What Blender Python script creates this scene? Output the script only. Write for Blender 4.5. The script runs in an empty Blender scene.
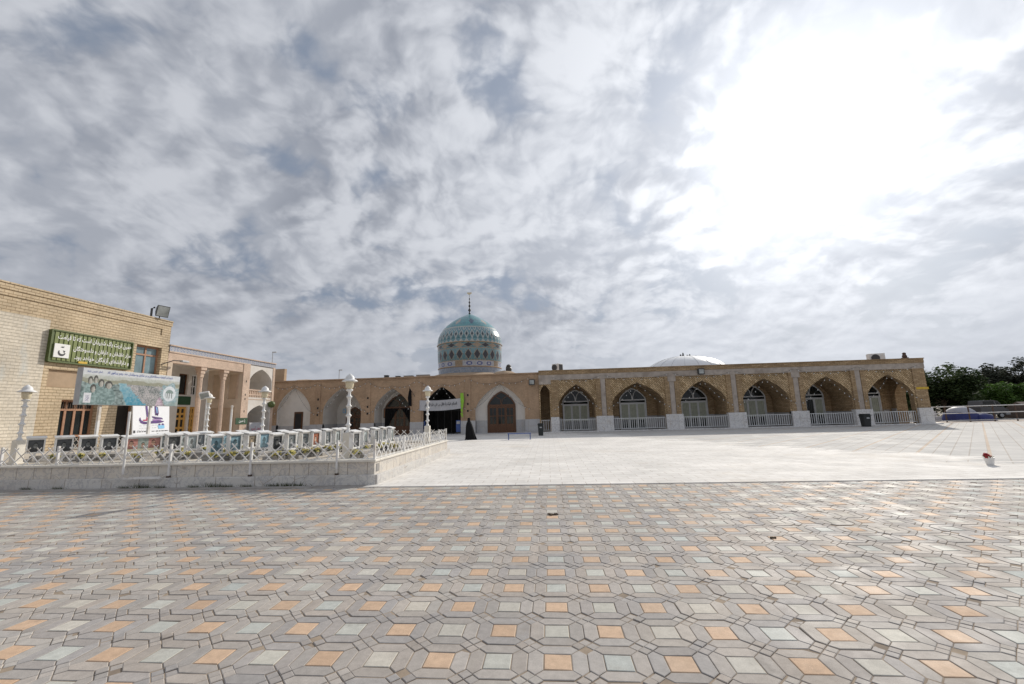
import bpy, bmesh, math, random, unicodedata
from mathutils import Vector, Matrix
random.seed(7)
scene = bpy.context.scene
COL = scene.collection
R = math.radians

# ------------------------------------------------------------------ camera
EYE = 1.8
FPX, YH, ROLL, YAW = 425.0, 414.0, 0.026, R(4.5)
PITCH = math.atan((YH - 342) / FPX)
cam = bpy.data.cameras.new('camera'); cam.sensor_width = 36.0; cam.lens = FPX * 36 / 1024
cam.clip_start = 0.05; cam.clip_end = 5000
cam_ob = bpy.data.objects.new('camera', cam); COL.objects.link(cam_ob); scene.camera = cam_ob
_X = Vector((math.cos(YAW), math.sin(YAW), 0)); _Yf = Vector((-math.sin(YAW), math.cos(YAW), 0))
_F = _Yf * math.cos(PITCH) + Vector((0, 0, math.sin(PITCH)))
_U = -_Yf * math.sin(PITCH) + Vector((0, 0, math.cos(PITCH)))
_r = _X * math.cos(ROLL) - _U * math.sin(ROLL)
_u = _X * math.sin(ROLL) + _U * math.cos(ROLL)
M = Matrix((_r, _u, -_F)).transposed().to_4x4(); M.translation = Vector((0, 0, EYE))
cam_ob.matrix_world = M

def ray(px, py):
    a = (px - 512) / FPX; b = (342 - py) / FPX
    return _F + _r * a + _u * b
def at_y(px, py, Y):
    d = ray(px, py); t = Y / d.y; return Vector((d.x * t, Y, EYE + d.z * t))

# ------------------------------------------------------------------ sky, sun, exposure
SUN_EL, SUN_AZ = R(28.0), R(33.5)          # azimuth measured from +Y towards +X
SUN = Vector((math.sin(SUN_AZ) * math.cos(SUN_EL), math.cos(SUN_AZ) * math.cos(SUN_EL), math.sin(SUN_EL)))
scene.view_settings.view_transform = 'Standard'; scene.view_settings.look = 'None'
scene.view_settings.exposure = 0.0; scene.view_settings.gamma = 1.0
scene.view_settings.use_curve_mapping = False
scene.cycles.use_denoising = True
scene.cycles.max_bounces = 8

class NT:
    """small node builder"""
    def __init__(s, tree): s.t = tree
    def n(s, kind, **kw):
        x = s.t.nodes.new(kind)
        for k, v in kw.items(): setattr(x, k, v)
        return x
    def link(s, a, b): s.t.links.new(a, b)
    def put(s, sock, v):
        if isinstance(v, bpy.types.NodeSocket): s.link(v, sock)
        else: sock.default_value = v
    def m(s, op, a, b=0.0, c=0.0, clamp=False):
        x = s.n('ShaderNodeMath', operation=op, use_clamp=clamp)
        s.put(x.inputs[0], a); s.put(x.inputs[1], b); s.put(x.inputs[2], c); return x.outputs[0]
    def vm(s, op, a, b=(0, 0, 0), scale=None):
        x = s.n('ShaderNodeVectorMath', operation=op)
        s.put(x.inputs[0], a); s.put(x.inputs[1], b)
        if scale is not None: s.put(x.inputs[3], scale)
        return x.outputs['Value'] if op in ('DOT_PRODUCT', 'LENGTH', 'DISTANCE') else x.outputs[0]
    def sm(s, v, a, b, lo=0.0, hi=1.0, kind='SMOOTHSTEP'):
        x = s.n('ShaderNodeMapRange', interpolation_type=kind)
        s.put(x.inputs[0], v)
        for i, q in enumerate((a, b, lo, hi)): s.put(x.inputs[1 + i], q)
        return x.outputs[0]
    def mix(s, f, a, b, blend='MIX'):
        x = s.n('ShaderNodeMix', data_type='RGBA', blend_type=blend)
        s.put(x.inputs[0], f)
        s.put(x.inputs[6], c4(a)); s.put(x.inputs[7], c4(b)); return x.outputs[2]
    def noise(s, v, scale, detail=4, rough=0.55, dist=0.0, dim='3D'):
        x = s.n('ShaderNodeTexNoise', noise_dimensions=dim)
        if v is not None: s.put(x.inputs['Vector'], v)
        for k, q in (('Scale', scale), ('Detail', detail), ('Roughness', rough), ('Distortion', dist)): x.inputs[k].default_value = q
        return x.outputs[0]
    def xyz(s, x, y, z):
        c = s.n('ShaderNodeCombineXYZ'); s.put(c.inputs[0], x); s.put(c.inputs[1], y); s.put(c.inputs[2], z); return c.outputs[0]
    def sep(s, v):
        c = s.n('ShaderNodeSeparateXYZ'); s.put(c.inputs[0], v); return c.outputs
def c4(c):
    if isinstance(c, bpy.types.NodeSocket): return c
    return tuple(c) + (1.0,) if len(c) == 3 else tuple(c)

world = bpy.data.worlds.new('World'); scene.world = world; world.use_nodes = True
SEED, C0, C1, DM = 8.8, 0.445, 0.555, 0.56
def build_sky():
    t = NT(world.node_tree); bg = world.node_tree.nodes['Background']
    bg.inputs[1].default_value = 0.1
    sky = t.n('ShaderNodeTexSky', sky_type='NISHITA'); sky.sun_disc = False
    sky.sun_elevation = SUN_EL; sky.sun_rotation = SUN_AZ
    sky.air_density = 1.0; sky.dust_density = 2.0
    d = t.n('ShaderNodeTexCoord').outputs['Generated']
    s = t.sep(d)
    zz = t.m('MAXIMUM', s[2], 0.0)
    inv = t.m('DIVIDE', 1.0, t.m('ADD', zz, 0.44))
    p = t.xyz(t.m('MULTIPLY_ADD', s[0], inv, SEED * 3.1), t.m('MULTIPLY_ADD', s[1], inv, SEED * 1.7), 0.0)
    warp = t.n('ShaderNodeTexNoise', noise_dimensions='2D'); t.put(warp.inputs['Vector'], p); warp.inputs['Scale'].default_value = 3.2; warp.inputs['Detail'].default_value = 4
    p2 = t.vm('ADD', p, t.vm('SCALE', t.vm('SUBTRACT', warp.outputs[1], (0.5, 0.5, 0.5)), scale=0.13))
    def puff(v, scale, detail):
        x = t.n('ShaderNodeTexVoronoi', feature='F1', voronoi_dimensions='2D', normalize=True); t.put(x.inputs['Vector'], v)
        for k, q in (('Scale', scale), ('Detail', detail), ('Roughness', 0.52), ('Lacunarity', 2.1)): x.inputs[k].default_value = q
        return t.m('SUBTRACT', 1.0, x.outputs['Distance'])
    def dens(v):
        return t.m('ADD', t.m('MULTIPLY', t.noise(v, 3.1, 9, 0.55, dim='2D'), 0.62), t.m('MULTIPLY', puff(v, 7.5, 3.0), 0.38))
    d0 = dens(p2)
    off = (math.sin(SUN_AZ) * 0.035, math.cos(SUN_AZ) * 0.035, 0.0)
    d1 = dens(t.vm('ADD', p2, off))
    s0 = t.noise(p2, 2.0, 4, 0.5, dim='2D'); s1 = t.noise(t.vm('ADD', p2, tuple(3 * q for q in off)), 2.0, 4, 0.5, dim='2D')
    cover = t.m('MAXIMUM', t.sm(d0, C0 - 0.02, C1), t.m('MULTIPLY', t.sm(zz, 0.26, 0.06), 0.92))
    rel = t.m('ADD', t.m('MULTIPLY', t.m('SUBTRACT', d0, d1), 1.1), t.m('MULTIPLY', t.m('SUBTRACT', s0, s1), 0.55))
    rel = t.m('ADD', rel, t.m('MULTIPLY', t.m('SUBTRACT', d0, DM), 0.28))
    lit = t.sm(t.m('MULTIPLY', rel, t.sm(zz, 0.04, 0.40, 0.22, 1.0)), -0.135, 0.165, kind='SMOOTHSTEP')
    thick = t.sm(s0, 0.40, 0.62)
    ca = t.m('MAXIMUM', t.vm('DOT_PRODUCT', d, tuple(SUN)), 0.0)
    g1 = t.m('POWER', ca, 4.0); g2 = t.m('POWER', ca, 24.0); g3 = t.m('POWER', ca, 90.0)
    glow = t.m('ADD', t.m('ADD', t.m('MULTIPLY', g1, 0.40), t.m('MULTIPLY', g2, 0.06)), t.m('MULTIPLY', g3, 0.9))
    dark = t.mix(thick, (0.455, 0.488, 0.555), (0.355, 0.385, 0.45))
    cl = t.mix(lit, dark, (0.71, 0.74, 0.80))
    gain = t.m('ADD', 0.82, glow)
    cl = t.mix(1.0, cl, t.xyz(gain, t.m('MULTIPLY', gain, 0.995), t.m('ADD', t.m('MULTIPLY', gain, 0.96), 0.03)), 'MULTIPLY')
    skyc = t.mix(1.0, sky.outputs[0], (0.030, 0.034, 0.037), 'MULTIPLY')
    gap = t.mix(1.0, (0.39, 0.44, 0.54), t.xyz(t.m('ADD', 0.72, t.m('MULTIPLY', glow, 1.2)), t.m('ADD', 0.76, t.m('MULTIPLY', glow, 1.1)), t.m('ADD', 0.8, glow)), 'MULTIPLY')
    blue = t.mix(0.75, skyc, gap)
    col = t.mix(cover, blue, cl)
    veil = t.m('ADD', t.m('MULTIPLY', t.m('POWER', ca, 10.0), 0.10), t.m('MULTIPLY', g2, 0.26))
    col = t.mix(1.0, col, t.xyz(veil, t.m('MULTIPLY', veil, 0.99), t.m('MULTIPLY', veil, 0.97)), 'ADD')
    # below the horizon: ground-coloured
    col = t.mix(t.sm(s[2], -0.02, 0.0), (0.35, 0.32, 0.28), col)
    col = t.mix(1.0, col, (10, 10, 10), 'MULTIPLY')
    t.link(col, bg.inputs[0])
build_sky()
sun = bpy.data.lights.new('sun', 'SUN'); sun.energy = 3.4; sun.angle = R(0.8); sun.color = (1.0, 0.93, 0.83)
sun_ob = bpy.data.objects.new('sun', sun); COL.objects.link(sun_ob)
sun_ob.rotation_euler = SUN.to_track_quat('Z', 'Y').to_euler()

# ------------------------------------------------------------------ materials
def new_mat(name):
    m = bpy.data.materials.new(name); m.use_nodes = True
    return m, NT(m.node_tree), m.node_tree.nodes['Principled BSDF']
def bump(t, b, h, strength, dist=0.02):
    x = t.n('ShaderNodeBump'); x.inputs['Strength'].default_value = strength; x.inputs['Distance'].default_value = dist
    t.put(x.inputs['Height'], h); t.link(x.outputs[0], b.inputs['Normal'])
def pos(t): return t.n('ShaderNodeNewGeometry').outputs['Position']
def plain(name, col, rough=0.6, var=0.18, scale=3.0, metal=0.0, bmp=0.0, dirt=None):
    m, t, b = new_mat(name)
    P = pos(t); n = t.noise(P, scale, 6, 0.6)
    f = t.sm(n, 0.3, 0.7, 1 - var, 1 + var, 'LINEAR')
    c = t.mix(1.0, col, t.xyz(f, f, f), 'MULTIPLY')
    if dirt:
        c = t.mix(t.sm(t.noise(P, scale * 0.37, 7, 0.65), 0.5, 0.68, 0, 0.8), c, dirt)
    t.link(c, b.inputs['Base Color']); b.inputs['Roughness'].default_value = rough; b.inputs['Metallic'].default_value = metal
    if bmp: bump(t, b, t.noise(P, scale * 6, 4), bmp)
    return m
def wall_uv(t):
    s = t.sep(pos(t)); return t.xyz(t.m('ADD', s[0], s[1]), s[2], 0.0)
def brick(name, c1, c2, mortar, bw=0.22, bh=0.07, ms=0.012, rot=0.0, bmp=0.5, stain=None, offset=0.5, course=None, stain_amt=0.6):
    m, t, b = new_mat(name)
    uv = wall_uv(t)
    if rot:
        mp = t.n('ShaderNodeMapping'); mp.inputs['Rotation'].default_value = (0, 0, rot); t.link(uv, mp.inputs[0]); uv = mp.outputs[0]
    x = t.n('ShaderNodeTexBrick'); t.link(uv, x.inputs['Vector']); x.offset = offset
    for k, v in (('Color1', c4(c1)), ('Color2', c4(c2)), ('Mortar', c4(mortar)), ('Scale', 1.0), ('Mortar Size', ms), ('Brick Width', bw), ('Row Height', bh), ('Bias', 0.0), ('Mortar Smooth', 0.2)):
        x.inputs[k].default_value = v
    P = pos(t)
    f = t.sm(t.noise(P, 0.7, 7, 0.62), 0.3, 0.7, 0.80, 1.18, 'LINEAR')
    f2 = t.sm(t.noise(P, 9.0, 4, 0.6), 0.3, 0.7, 0.86, 1.14, 'LINEAR')
    f = t.m('MULTIPLY', f, f2)
    c = t.mix(1.0, x.outputs[0], t.xyz(f, f, f), 'MULTIPLY')
    if course:     # deeply raked bed joints
        fr = t.m('FRACT', t.m('DIVIDE', t.sep(P)[2], course))
        c = t.mix(t.m('MULTIPLY', t.m('GREATER_THAN', fr, 0.84), 0.42), c, (0.17, 0.115, 0.065))
    if stain:
        sv = t.vm('MULTIPLY', P, (1.0, 1.0, 0.35))
        c = t.mix(t.sm(t.noise(sv, 0.9, 6, 0.65), 0.52, 0.74, 0, stain_amt), c, stain)
    t.link(c, b.inputs['Base Color']); b.inputs['Roughness'].default_value = 0.85
    bump(t, b, t.m('ADD', t.m('MULTIPLY', x.outputs[1], -1.0), t.m('MULTIPLY', t.noise(P, 30, 3), 0.35)), bmp, 0.015)
    return m
def marble(name, c1, c2, bw=0.6, bh=0.6, ms=0.008, joint=(0.3, 0.24, 0.17), rough=0.4, vein=(0.35, 0.35, 0.37), offset=0.0):
    m, t, b = new_mat(name)
    P = pos(t); uv = wall_uv(t)
    x = t.n('ShaderNodeTexBrick'); t.link(uv, x.inputs['Vector']); x.offset = offset
    for k, v in (('Color1', c4(c1)), ('Color2', c4(c2)), ('Mortar', c4(joint)), ('Scale', 1.0), ('Mortar Size', ms), ('Brick Width', bw), ('Row Height', bh), ('Mortar Smooth', 0.4)):
        x.inputs[k].default_value = v
    n = t.noise(P, 2.6, 8, 0.65, 1.5)
    v = t.sm(t.m('ABSOLUTE', t.m('SUBTRACT', n, 0.5)), 0.0, 0.045, 0.55, 0.0)
    c = t.mix(v, x.outputs[0], vein)
    # hairline cracks with brown dirt
    vo = t.n('ShaderNodeTexVoronoi', feature='DISTANCE_TO_EDGE'); t.link(t.vm('MULTIPLY', P, (1.6, 1.6, 1.1)), vo.inputs['Vector']); vo.inputs['Scale'].default_value = 1.4
    cr = t.m('MULTIPLY', t.sm(vo.outputs[0], 0.0, 0.014, 0.75, 0.0), t.sm(t.noise(P, 0.8, 3), 0.48, 0.6))
    c = t.mix(cr, c, (0.24, 0.16, 0.09))
    c = t.mix(t.sm(t.noise(P, 1.3, 6, 0.7), 0.5, 0.75, 0, 0.35), c, (0.50, 0.42, 0.32))
    t.link(c, b.inputs['Base Color']); b.inputs['Roughness'].default_value = rough
    bump(t, b, t.m('ADD', t.m('MULTIPLY', x.outputs[1], -1), t.m('MULTIPLY', t.noise(P, 14, 4), 0.15)), 0.3, 0.01)
    return m
def painted(name, rough=0.5):
    m, t, b = new_mat(name)
    a = t.n('ShaderNodeVertexColor'); a.layer_name = 'Col'
    P = pos(t); f = t.sm(t.noise(P, 8.0, 5, 0.6), 0.3, 0.7, 0.9, 1.1, 'LINEAR')
    t.link(t.mix(1.0, a.outputs[0], t.xyz(f, f, f), 'MULTIPLY'), b.inputs['Base Color'])
    b.inputs['Roughness'].default_value = rough
    return m

MT = {}
MT['brick_sun'] = brick('yellow_brick', (0.58, 0.465, 0.315), (0.535, 0.42, 0.275), (0.36, 0.26, 0.16), 0.34, 0.15, 0.012, bmp=0.8, course=0.15)
MT['brick_pale'] = brick('whitewashed_brick', (0.66, 0.60, 0.50), (0.61, 0.55, 0.45), (0.50, 0.45, 0.37), 0.34, 0.15, 0.010, bmp=0.5, stain=(0.50, 0.56, 0.58), course=0.15)
MT['brick_pink'] = brick('pink_brick', (0.45, 0.31, 0.20), (0.41, 0.275, 0.175), (0.39, 0.28, 0.19), 0.22, 0.065, 0.006, bmp=0.3, stain=(0.27, 0.175, 0.115), stain_amt=0.5)
MT['brick_rose'] = brick('rose_brick', (0.61, 0.46, 0.35), (0.57, 0.42, 0.32), (0.53, 0.41, 0.32), 0.22, 0.065, 0.006, bmp=0.3)
MT['brick_brown'] = brick('brown_brick', (0.50, 0.36, 0.215), (0.34, 0.23, 0.125), (0.19, 0.13, 0.07), 0.40, 0.12, 0.016, bmp=0.6, stain=(0.27, 0.19, 0.12), stain_amt=0.55)
MT['brick_weave'] = brick('diagonal_brick', (0.66, 0.49, 0.295), (0.36, 0.245, 0.125), (0.15, 0.10, 0.05), 0.38, 0.14, 0.02, rot=R(45), bmp=0.6, stain=(0.27, 0.19, 0.12), stain_amt=0.5)
MT['concrete'] = plain('weathered_concrete', (0.44, 0.385, 0.335), 0.9, 0.2, 2.5, bmp=0.3, dirt=(0.30, 0.25, 0.21))
MT['plaster'] = plain('white_plaster', (0.68, 0.64, 0.59), 0.85, 0.08, 1.2, bmp=0.1, dirt=(0.58, 0.53, 0.46))
MT['plaster_tan'] = plain('tan_plaster', (0.60, 0.49, 0.38), 0.9, 0.12, 1.5, bmp=0.15)
MT['panel'] = plain('carved_plaster', (0.52, 0.40, 0.29), 0.9, 0.15, 1.5, bmp=0.3)
MT['mud'] = plain('mud_plaster', (0.42, 0.31, 0.21), 0.95, 0.15, 1.5, bmp=0.3)
MT['dado'] = marble('grey_marble', (0.52, 0.52, 0.52), (0.46, 0.46, 0.47), 0.9, 0.65)
MT['pier'] = marble('white_marble', (0.76, 0.75, 0.735), (0.71, 0.70, 0.69), 0.8, 0.75, 0.006)
MT['wall_marble'] = marble('terrace_marble', (0.72, 0.67, 0.59), (0.63, 0.58, 0.51), 0.56, 0.7, 0.009, (0.22, 0.15, 0.09))
MT['step_marble'] = marble('step_marble', (0.68, 0.66, 0.62), (0.60, 0.58, 0.55), 1.15, 0.7, 0.008, (0.22, 0.16, 0.1))
MT['coping'] = plain('coping_stone', (0.74, 0.70, 0.62), 0.6, 0.12, 4, bmp=0.1)
MT['white_metal'] = plain('white_paint', (0.78, 0.77, 0.75), 0.5, 0.08, 6, dirt=(0.52, 0.45, 0.36))
MT['white_plastic'] = plain('white_enamel', (0.80, 0.80, 0.79), 0.45, 0.06, 5, dirt=(0.62, 0.58, 0.52))
MT['cream'] = plain('cream_glass', (0.72, 0.64, 0.46), 0.3, 0.05, 6)
MT['grey_metal'] = plain('grey_paint', (0.44, 0.45, 0.46), 0.5, 0.1, 4)
MT['alu'] = plain('aluminium_frame', (0.68, 0.69, 0.69), 0.4, 0.06, 5)
MT['dark_metal'] = plain('dark_metal', (0.06, 0.06, 0.06), 0.5, 0.2, 5)
MT['rust'] = plain('rusty_metal', (0.10, 0.065, 0.05), 0.8, 0.3, 8)
MT['wood'] = plain('brown_wood', (0.105, 0.043, 0.016), 0.5, 0.25, 9)
MT['wood_red'] = plain('red_brown_wood', (0.36, 0.19, 0.11), 0.55, 0.15, 9)
MT['wood_yellow'] = plain('ochre_wood', (0.60, 0.33, 0.08), 0.5, 0.15, 9)
MT['black'] = None
MT['black'] = plain('black_cloth', (0.012, 0.012, 0.013), 0.9, 0.2, 6)
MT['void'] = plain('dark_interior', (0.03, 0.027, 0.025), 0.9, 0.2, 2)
MT['curtain'] = plain('green_grey_curtain', (0.45, 0.47, 0.38), 0.7, 0.12, 5)
MT['green'] = plain('olive_panel', (0.17, 0.205, 0.06), 0.5, 0.12, 5)
MT['green_dark'] = plain('dark_green_frame', (0.085, 0.115, 0.03), 0.5, 0.12, 5)
MT['lime'] = plain('lime_cloth', (0.28, 0.55, 0.05), 0.7, 0.15, 5)
MT['flag_green'] = plain('green_banner', (0.02, 0.07, 0.03), 0.7, 0.15, 5)
MT['blue'] = plain('blue_paint', (0.05, 0.10, 0.30), 0.5, 0.12, 5)
MT['tent_blue'] = plain('blue_nylon', (0.02, 0.03, 0.15), 0.6, 0.15, 3)
MT['tent_white'] = plain('white_nylon', (0.36, 0.37, 0.41), 0.6, 0.1, 3)
MT['canvas'] = plain('tan_canvas', (0.16, 0.12, 0.10), 0.8, 0.2, 3)
MT['paper'] = plain('white_vinyl', (0.78, 0.79, 0.82), 0.5, 0.03, 3)
MT['banner'] = plain('grey_white_cloth', (0.50, 0.50, 0.52), 0.7, 0.06, 3)
MT['ink_white'] = plain('white_lettering', (0.80, 0.80, 0.78), 0.5, 0.02, 3)
MT['ink_blue'] = plain('blue_lettering', (0.04, 0.08, 0.34), 0.5, 0.02, 3)
MT['ink_black'] = plain('black_lettering', (0.03, 0.03, 0.035), 0.5, 0.02, 3)
MT['ink_purple'] = plain('purple_lettering', (0.075, 0.02, 0.17), 0.5, 0.3, 3)
MT['ink_violet'] = plain('violet_print', (0.36, 0.17, 0.45), 0.5, 0.3, 3)
MT['ink_red'] = plain('red_lettering', (0.45, 0.03, 0.10), 0.5, 0.1, 3)
MT['ink_sky'] = plain('light_blue_print', (0.22, 0.52, 0.78), 0.5, 0.1, 3)
MT['yellow'] = plain('yellow_paint', (0.60, 0.40, 0.04), 0.6, 0.15, 5)
MT['flower_y'] = plain('yellow_petals', (0.62, 0.55, 0.20), 0.8, 0.25, 30)
MT['flower_r'] = plain('red_petals', (0.40, 0.02, 0.03), 0.7, 0.25, 30)
MT['leaf_small'] = plain('small_leaves', (0.07, 0.10, 0.03), 0.8, 0.3, 30)
MT['terracotta'] = plain('terracotta', (0.33, 0.16, 0.09), 0.8, 0.15, 9)
MT['slab'] = plain('grave_stone', (0.30, 0.29, 0.28), 0.5, 0.2, 5, dirt=(0.42, 0.38, 0.33))
MT['bulb'] = plain('white_bulb', (0.70, 0.70, 0.67), 0.25, 0.02, 3)
MT['paint'] = painted('printed_colours')
MT['tile'] = painted('glazed_tiles', 0.22)
MT['foil'] = plain('sheet_metal', (0.82, 0.82, 0.82), 0.4, 0.04, 1.2, metal=0.15)
MT['bin'] = plain('dark_plastic', (0.022, 0.026, 0.026), 0.5, 0.2, 5)
MT['van'] = plain('van_paint', (0.10, 0.10, 0.105), 0.35, 0.05, 3)
MT['van_white'] = plain('white_bumper', (0.35, 0.36, 0.37), 0.4, 0.08, 3)
MT['rubber'] = plain('tyre_rubber', (0.015, 0.015, 0.015), 0.8, 0.2, 5)
MT['trunk'] = plain('bark', (0.10, 0.075, 0.05), 0.95, 0.3, 6, bmp=0.5)
MT['grass'] = plain('dry_grass', (0.07, 0.085, 0.03), 0.9, 0.3, 12)
def glass(name, col, rough=0.08):
    m, t, b = new_mat(name); P = pos(t)
    f = t.sm(t.noise(P, 1.5, 5), 0.3, 0.7, 0.6, 1.4, 'LINEAR')
    t.link(t.mix(1.0, col, t.xyz(f, f, f), 'MULTIPLY'), b.inputs['Base Color']); b.inputs['Roughness'].default_value = rough
    b.inputs['Specular IOR Level'].default_value = 0.4
    return m
MT['black'].node_tree.nodes['Principled BSDF'].inputs['Specular IOR Level'].default_value = 0.12
MT['glass'] = glass('dark_glass', (0.02, 0.024, 0.024))
MT['glass_blue'] = glass('frosted_glass', (0.17, 0.24, 0.26), 0.25)
MT['glass_lamp'] = glass('lamp_glass', (0.35, 0.37, 0.36), 0.15)
def leaf_mat(name, c1, c2):
    m, t, b = new_mat(name)
    a = t.n('ShaderNodeVertexColor'); a.layer_name = 'Col'
    s = t.n('ShaderNodeSeparateColor'); t.link(a.outputs[0], s.inputs[0])
    c = t.mix(s.outputs[0], c1, c2)
    t.link(c, b.inputs['Base Color']); b.inputs['Roughness'].default_value = 0.75
    tr = t.n('ShaderNodeBsdfTranslucent'); t.link(c, tr.inputs[0])
    mx = t.n('ShaderNodeMixShader'); mx.inputs[0].default_value = 0.22
    out = [n for n in m.node_tree.nodes if n.type == 'OUTPUT_MATERIAL'][0]
    t.link(b.outputs[0], mx.inputs[1]); t.link(tr.outputs[0], mx.inputs[2]); t.link(mx.outputs[0], out.inputs[0])
    return m
MT['leaf_dark'] = leaf_mat('dark_foliage', (0.026, 0.046, 0.016), (0.075, 0.115, 0.034))
MT['leaf_bright'] = leaf_mat('bright_foliage', (0.045, 0.10, 0.015), (0.12, 0.22, 0.035))
MT['leaf_grey'] = leaf_mat('conifer_foliage', (0.035, 0.045, 0.03), (0.075, 0.085, 0.06))

# ------------------------------------------------------------------ mesh builder
def wloc(o):
    v = Vector((0, 0, 0))
    while o is not None: v += o.location; o = o.parent
    return v
class MB:
    def __init__(s): s.v = []; s.f = []; s.c = []
    def add(s, vs, fs, col=None):
        k = len(s.v); s.v += [tuple(p) for p in vs]
        for f in fs: s.f.append(tuple(i + k for i in f)); s.c.append(col)
        return s
    def poly(s, pts, col=None): return s.add(pts, [tuple(range(len(pts)))], col)
    def box(s, x0, x1, y0, y1, z0, z1, col=None):
        v = [(x, y, z) for z in (z0, z1) for y in (y0, y1) for x in (x0, x1)]
        return s.add(v, [(0, 2, 3, 1), (4, 5, 7, 6), (0, 1, 5, 4), (2, 6, 7, 3), (0, 4, 6, 2), (1, 3, 7, 5)], col)
    def xbox(s, mat, size, col=None):
        a, b, c = (q / 2 for q in size)
        v = [mat @ Vector((x, y, z)) for z in (-c, c) for y in (-b, b) for x in (-a, a)]
        return s.add(v, [(0, 2, 3, 1), (4, 5, 7, 6), (0, 1, 5, 4), (2, 6, 7, 3), (0, 4, 6, 2), (1, 3, 7, 5)], col)
    def bar(s, p, q, w, h=None, up=(0, 0, 1)):
        p, q = Vector(p), Vector(q); d = q - p; L = d.length; d.normalize()
        u = Vector(up)
        if abs(d.dot(u)) > 0.99: u = Vector((0, 1, 0))
        a = d.cross(u).normalized(); b = a.cross(d)
        m = Matrix((a, d, b)).transposed().to_4x4(); m.translation = (p + q) / 2
        return s.xbox(m, (w, L, h or w))
    def tube(s, pts, r, n=8, r1=None):
        pts = [Vector(p) for p in pts]; N = len(pts); rings = []; vs = []
        for i, p in enumerate(pts):
            d = (pts[min(i + 1, N - 1)] - pts[max(i - 1, 0)]).normalized()
            u = Vector((0, 0, 1)) if abs(d.z) < 0.9 else Vector((0, 1, 0))
            a = d.cross(u).normalized(); b = a.cross(d)
            rr = r if r1 is None else r + (r1 - r) * i / (N - 1)
            vs += [p + (a * math.cos(2 * math.pi * k / n) + b * math.sin(2 * math.pi * k / n)) * rr for k in range(n)]
        fs = [(i * n + k, i * n + (k + 1) % n, (i + 1) * n + (k + 1) % n, (i + 1) * n + k) for i in range(N - 1) for k in range(n)]
        fs += [tuple(range(n))[::-1], tuple((N - 1) * n + k for k in range(n))]
        return s.add(vs, fs)
    def lathe(s, prof, n=16, c=(0, 0, 0)):
        vs = [(c[0] + r * math.cos(2 * math.pi * k / n), c[1] + r * math.sin(2 * math.pi * k / n), c[2] + z) for r, z in prof for k in range(n)]
        fs = [(i * n + k, i * n + (k + 1) % n, (i + 1) * n + (k + 1) % n, (i + 1) * n + k) for i in range(len(prof) - 1) for k in range(n)]
        fs += [tuple(range(n))[::-1], tuple((len(prof) - 1) * n + k for k in range(n))]
        return s.add(vs, fs)
    def build(s, name, mat, parent=None, smooth=False, bevel=0.0, local=False, recalc=True):
        off = Vector((0, 0, 0)) if (parent is None or local) else wloc(parent)
        me = bpy.data.meshes.new(name)
        me.from_pydata([tuple(Vector(p) - off) for p in s.v], [], s.f)
        me.materials.append(MT[mat] if isinstance(mat, str) else mat)
        if any(c is not None for c in s.c):
            at = me.color_attributes.new('Col', 'FLOAT_COLOR', 'CORNER'); k = 0; buf = []
            for f, c in zip(s.f, s.c):
                buf += list(c4(c or (1, 1, 1))) * len(f)
            at.data.foreach_set('color', buf)
        if recalc:
            bm = bmesh.new(); bm.from_mesh(me); bmesh.ops.recalc_face_normals(bm, faces=bm.faces); bm.to_mesh(me); bm.free()
        me.polygons.foreach_set('use_smooth', [bool(smooth)] * len(me.polygons))
        o = bpy.data.objects.new(name, me); COL.objects.link(o)
        if parent is not None: o.parent = parent
        if bevel:
            b = o.modifiers.new('bevel', 'BEVEL'); b.width = bevel; b.segments = 2; b.limit_method = 'ANGLE'
        return o
def boxes(mb, name, mat, parent, **kw):
    for i in range(0, len(mb.v), 8):
        p = MB(); p.v = mb.v[i:i + 8]; p.f = [tuple(q - i for q in f) for f in mb.f if i <= f[0] < i + 8]; p.c = [None] * len(p.f); p.build(name, mat, parent, **kw)
def tag(o, label, cat, group=None):
    o['label'] = label; o['category'] = cat
    if group: o['group'] = group
    return o
def thing(name, label, cat, loc=(0, 0, 0), rz=0.0, group=None):
    o = bpy.data.objects.new(name, None); COL.objects.link(o); o.empty_display_size = 0.2
    o.location = loc; o.rotation_euler = (0, 0, rz)
    return tag(o, label, cat, group)
def struct(o): o['kind'] = 'structure'; return o
def kids(o): return [c for c in COL.objects if c.parent == o]
def copy_tree(o, parent=None):
    c = o.copy(); COL.objects.link(c)
    if parent is not None: c.parent = parent
    for ch in kids(o): copy_tree(ch, c)
    return c
def again(proto, used, loc, rz=0.0, label=None, scale=None):
    """place the prototype the first time, copies of it afterwards"""
    o = proto if not used else copy_tree(proto)
    used.append(o); o.location = loc; o.rotation_euler = (0, 0, rz)
    if label: o['label'] = label
    if scale: o.scale = scale
    return o
ORD = ['first', 'second', 'third', 'fourth', 'fifth', 'sixth', 'seventh', 'eighth', 'ninth', 'tenth', 'eleventh', 'twelfth', 'thirteenth', 'fourteenth', 'fifteenth', 'sixteenth',
       'seventeenth', 'eighteenth', 'nineteenth', 'twentieth', 'twenty-first', 'twenty-second', 'twenty-third', 'twenty-fourth', 'twenty-fifth', 'twenty-sixth', 'twenty-seventh', 'twenty-eighth',
       'twenty-ninth', 'thirtieth', 'thirty-first', 'thirty-second', 'thirty-third']

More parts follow.
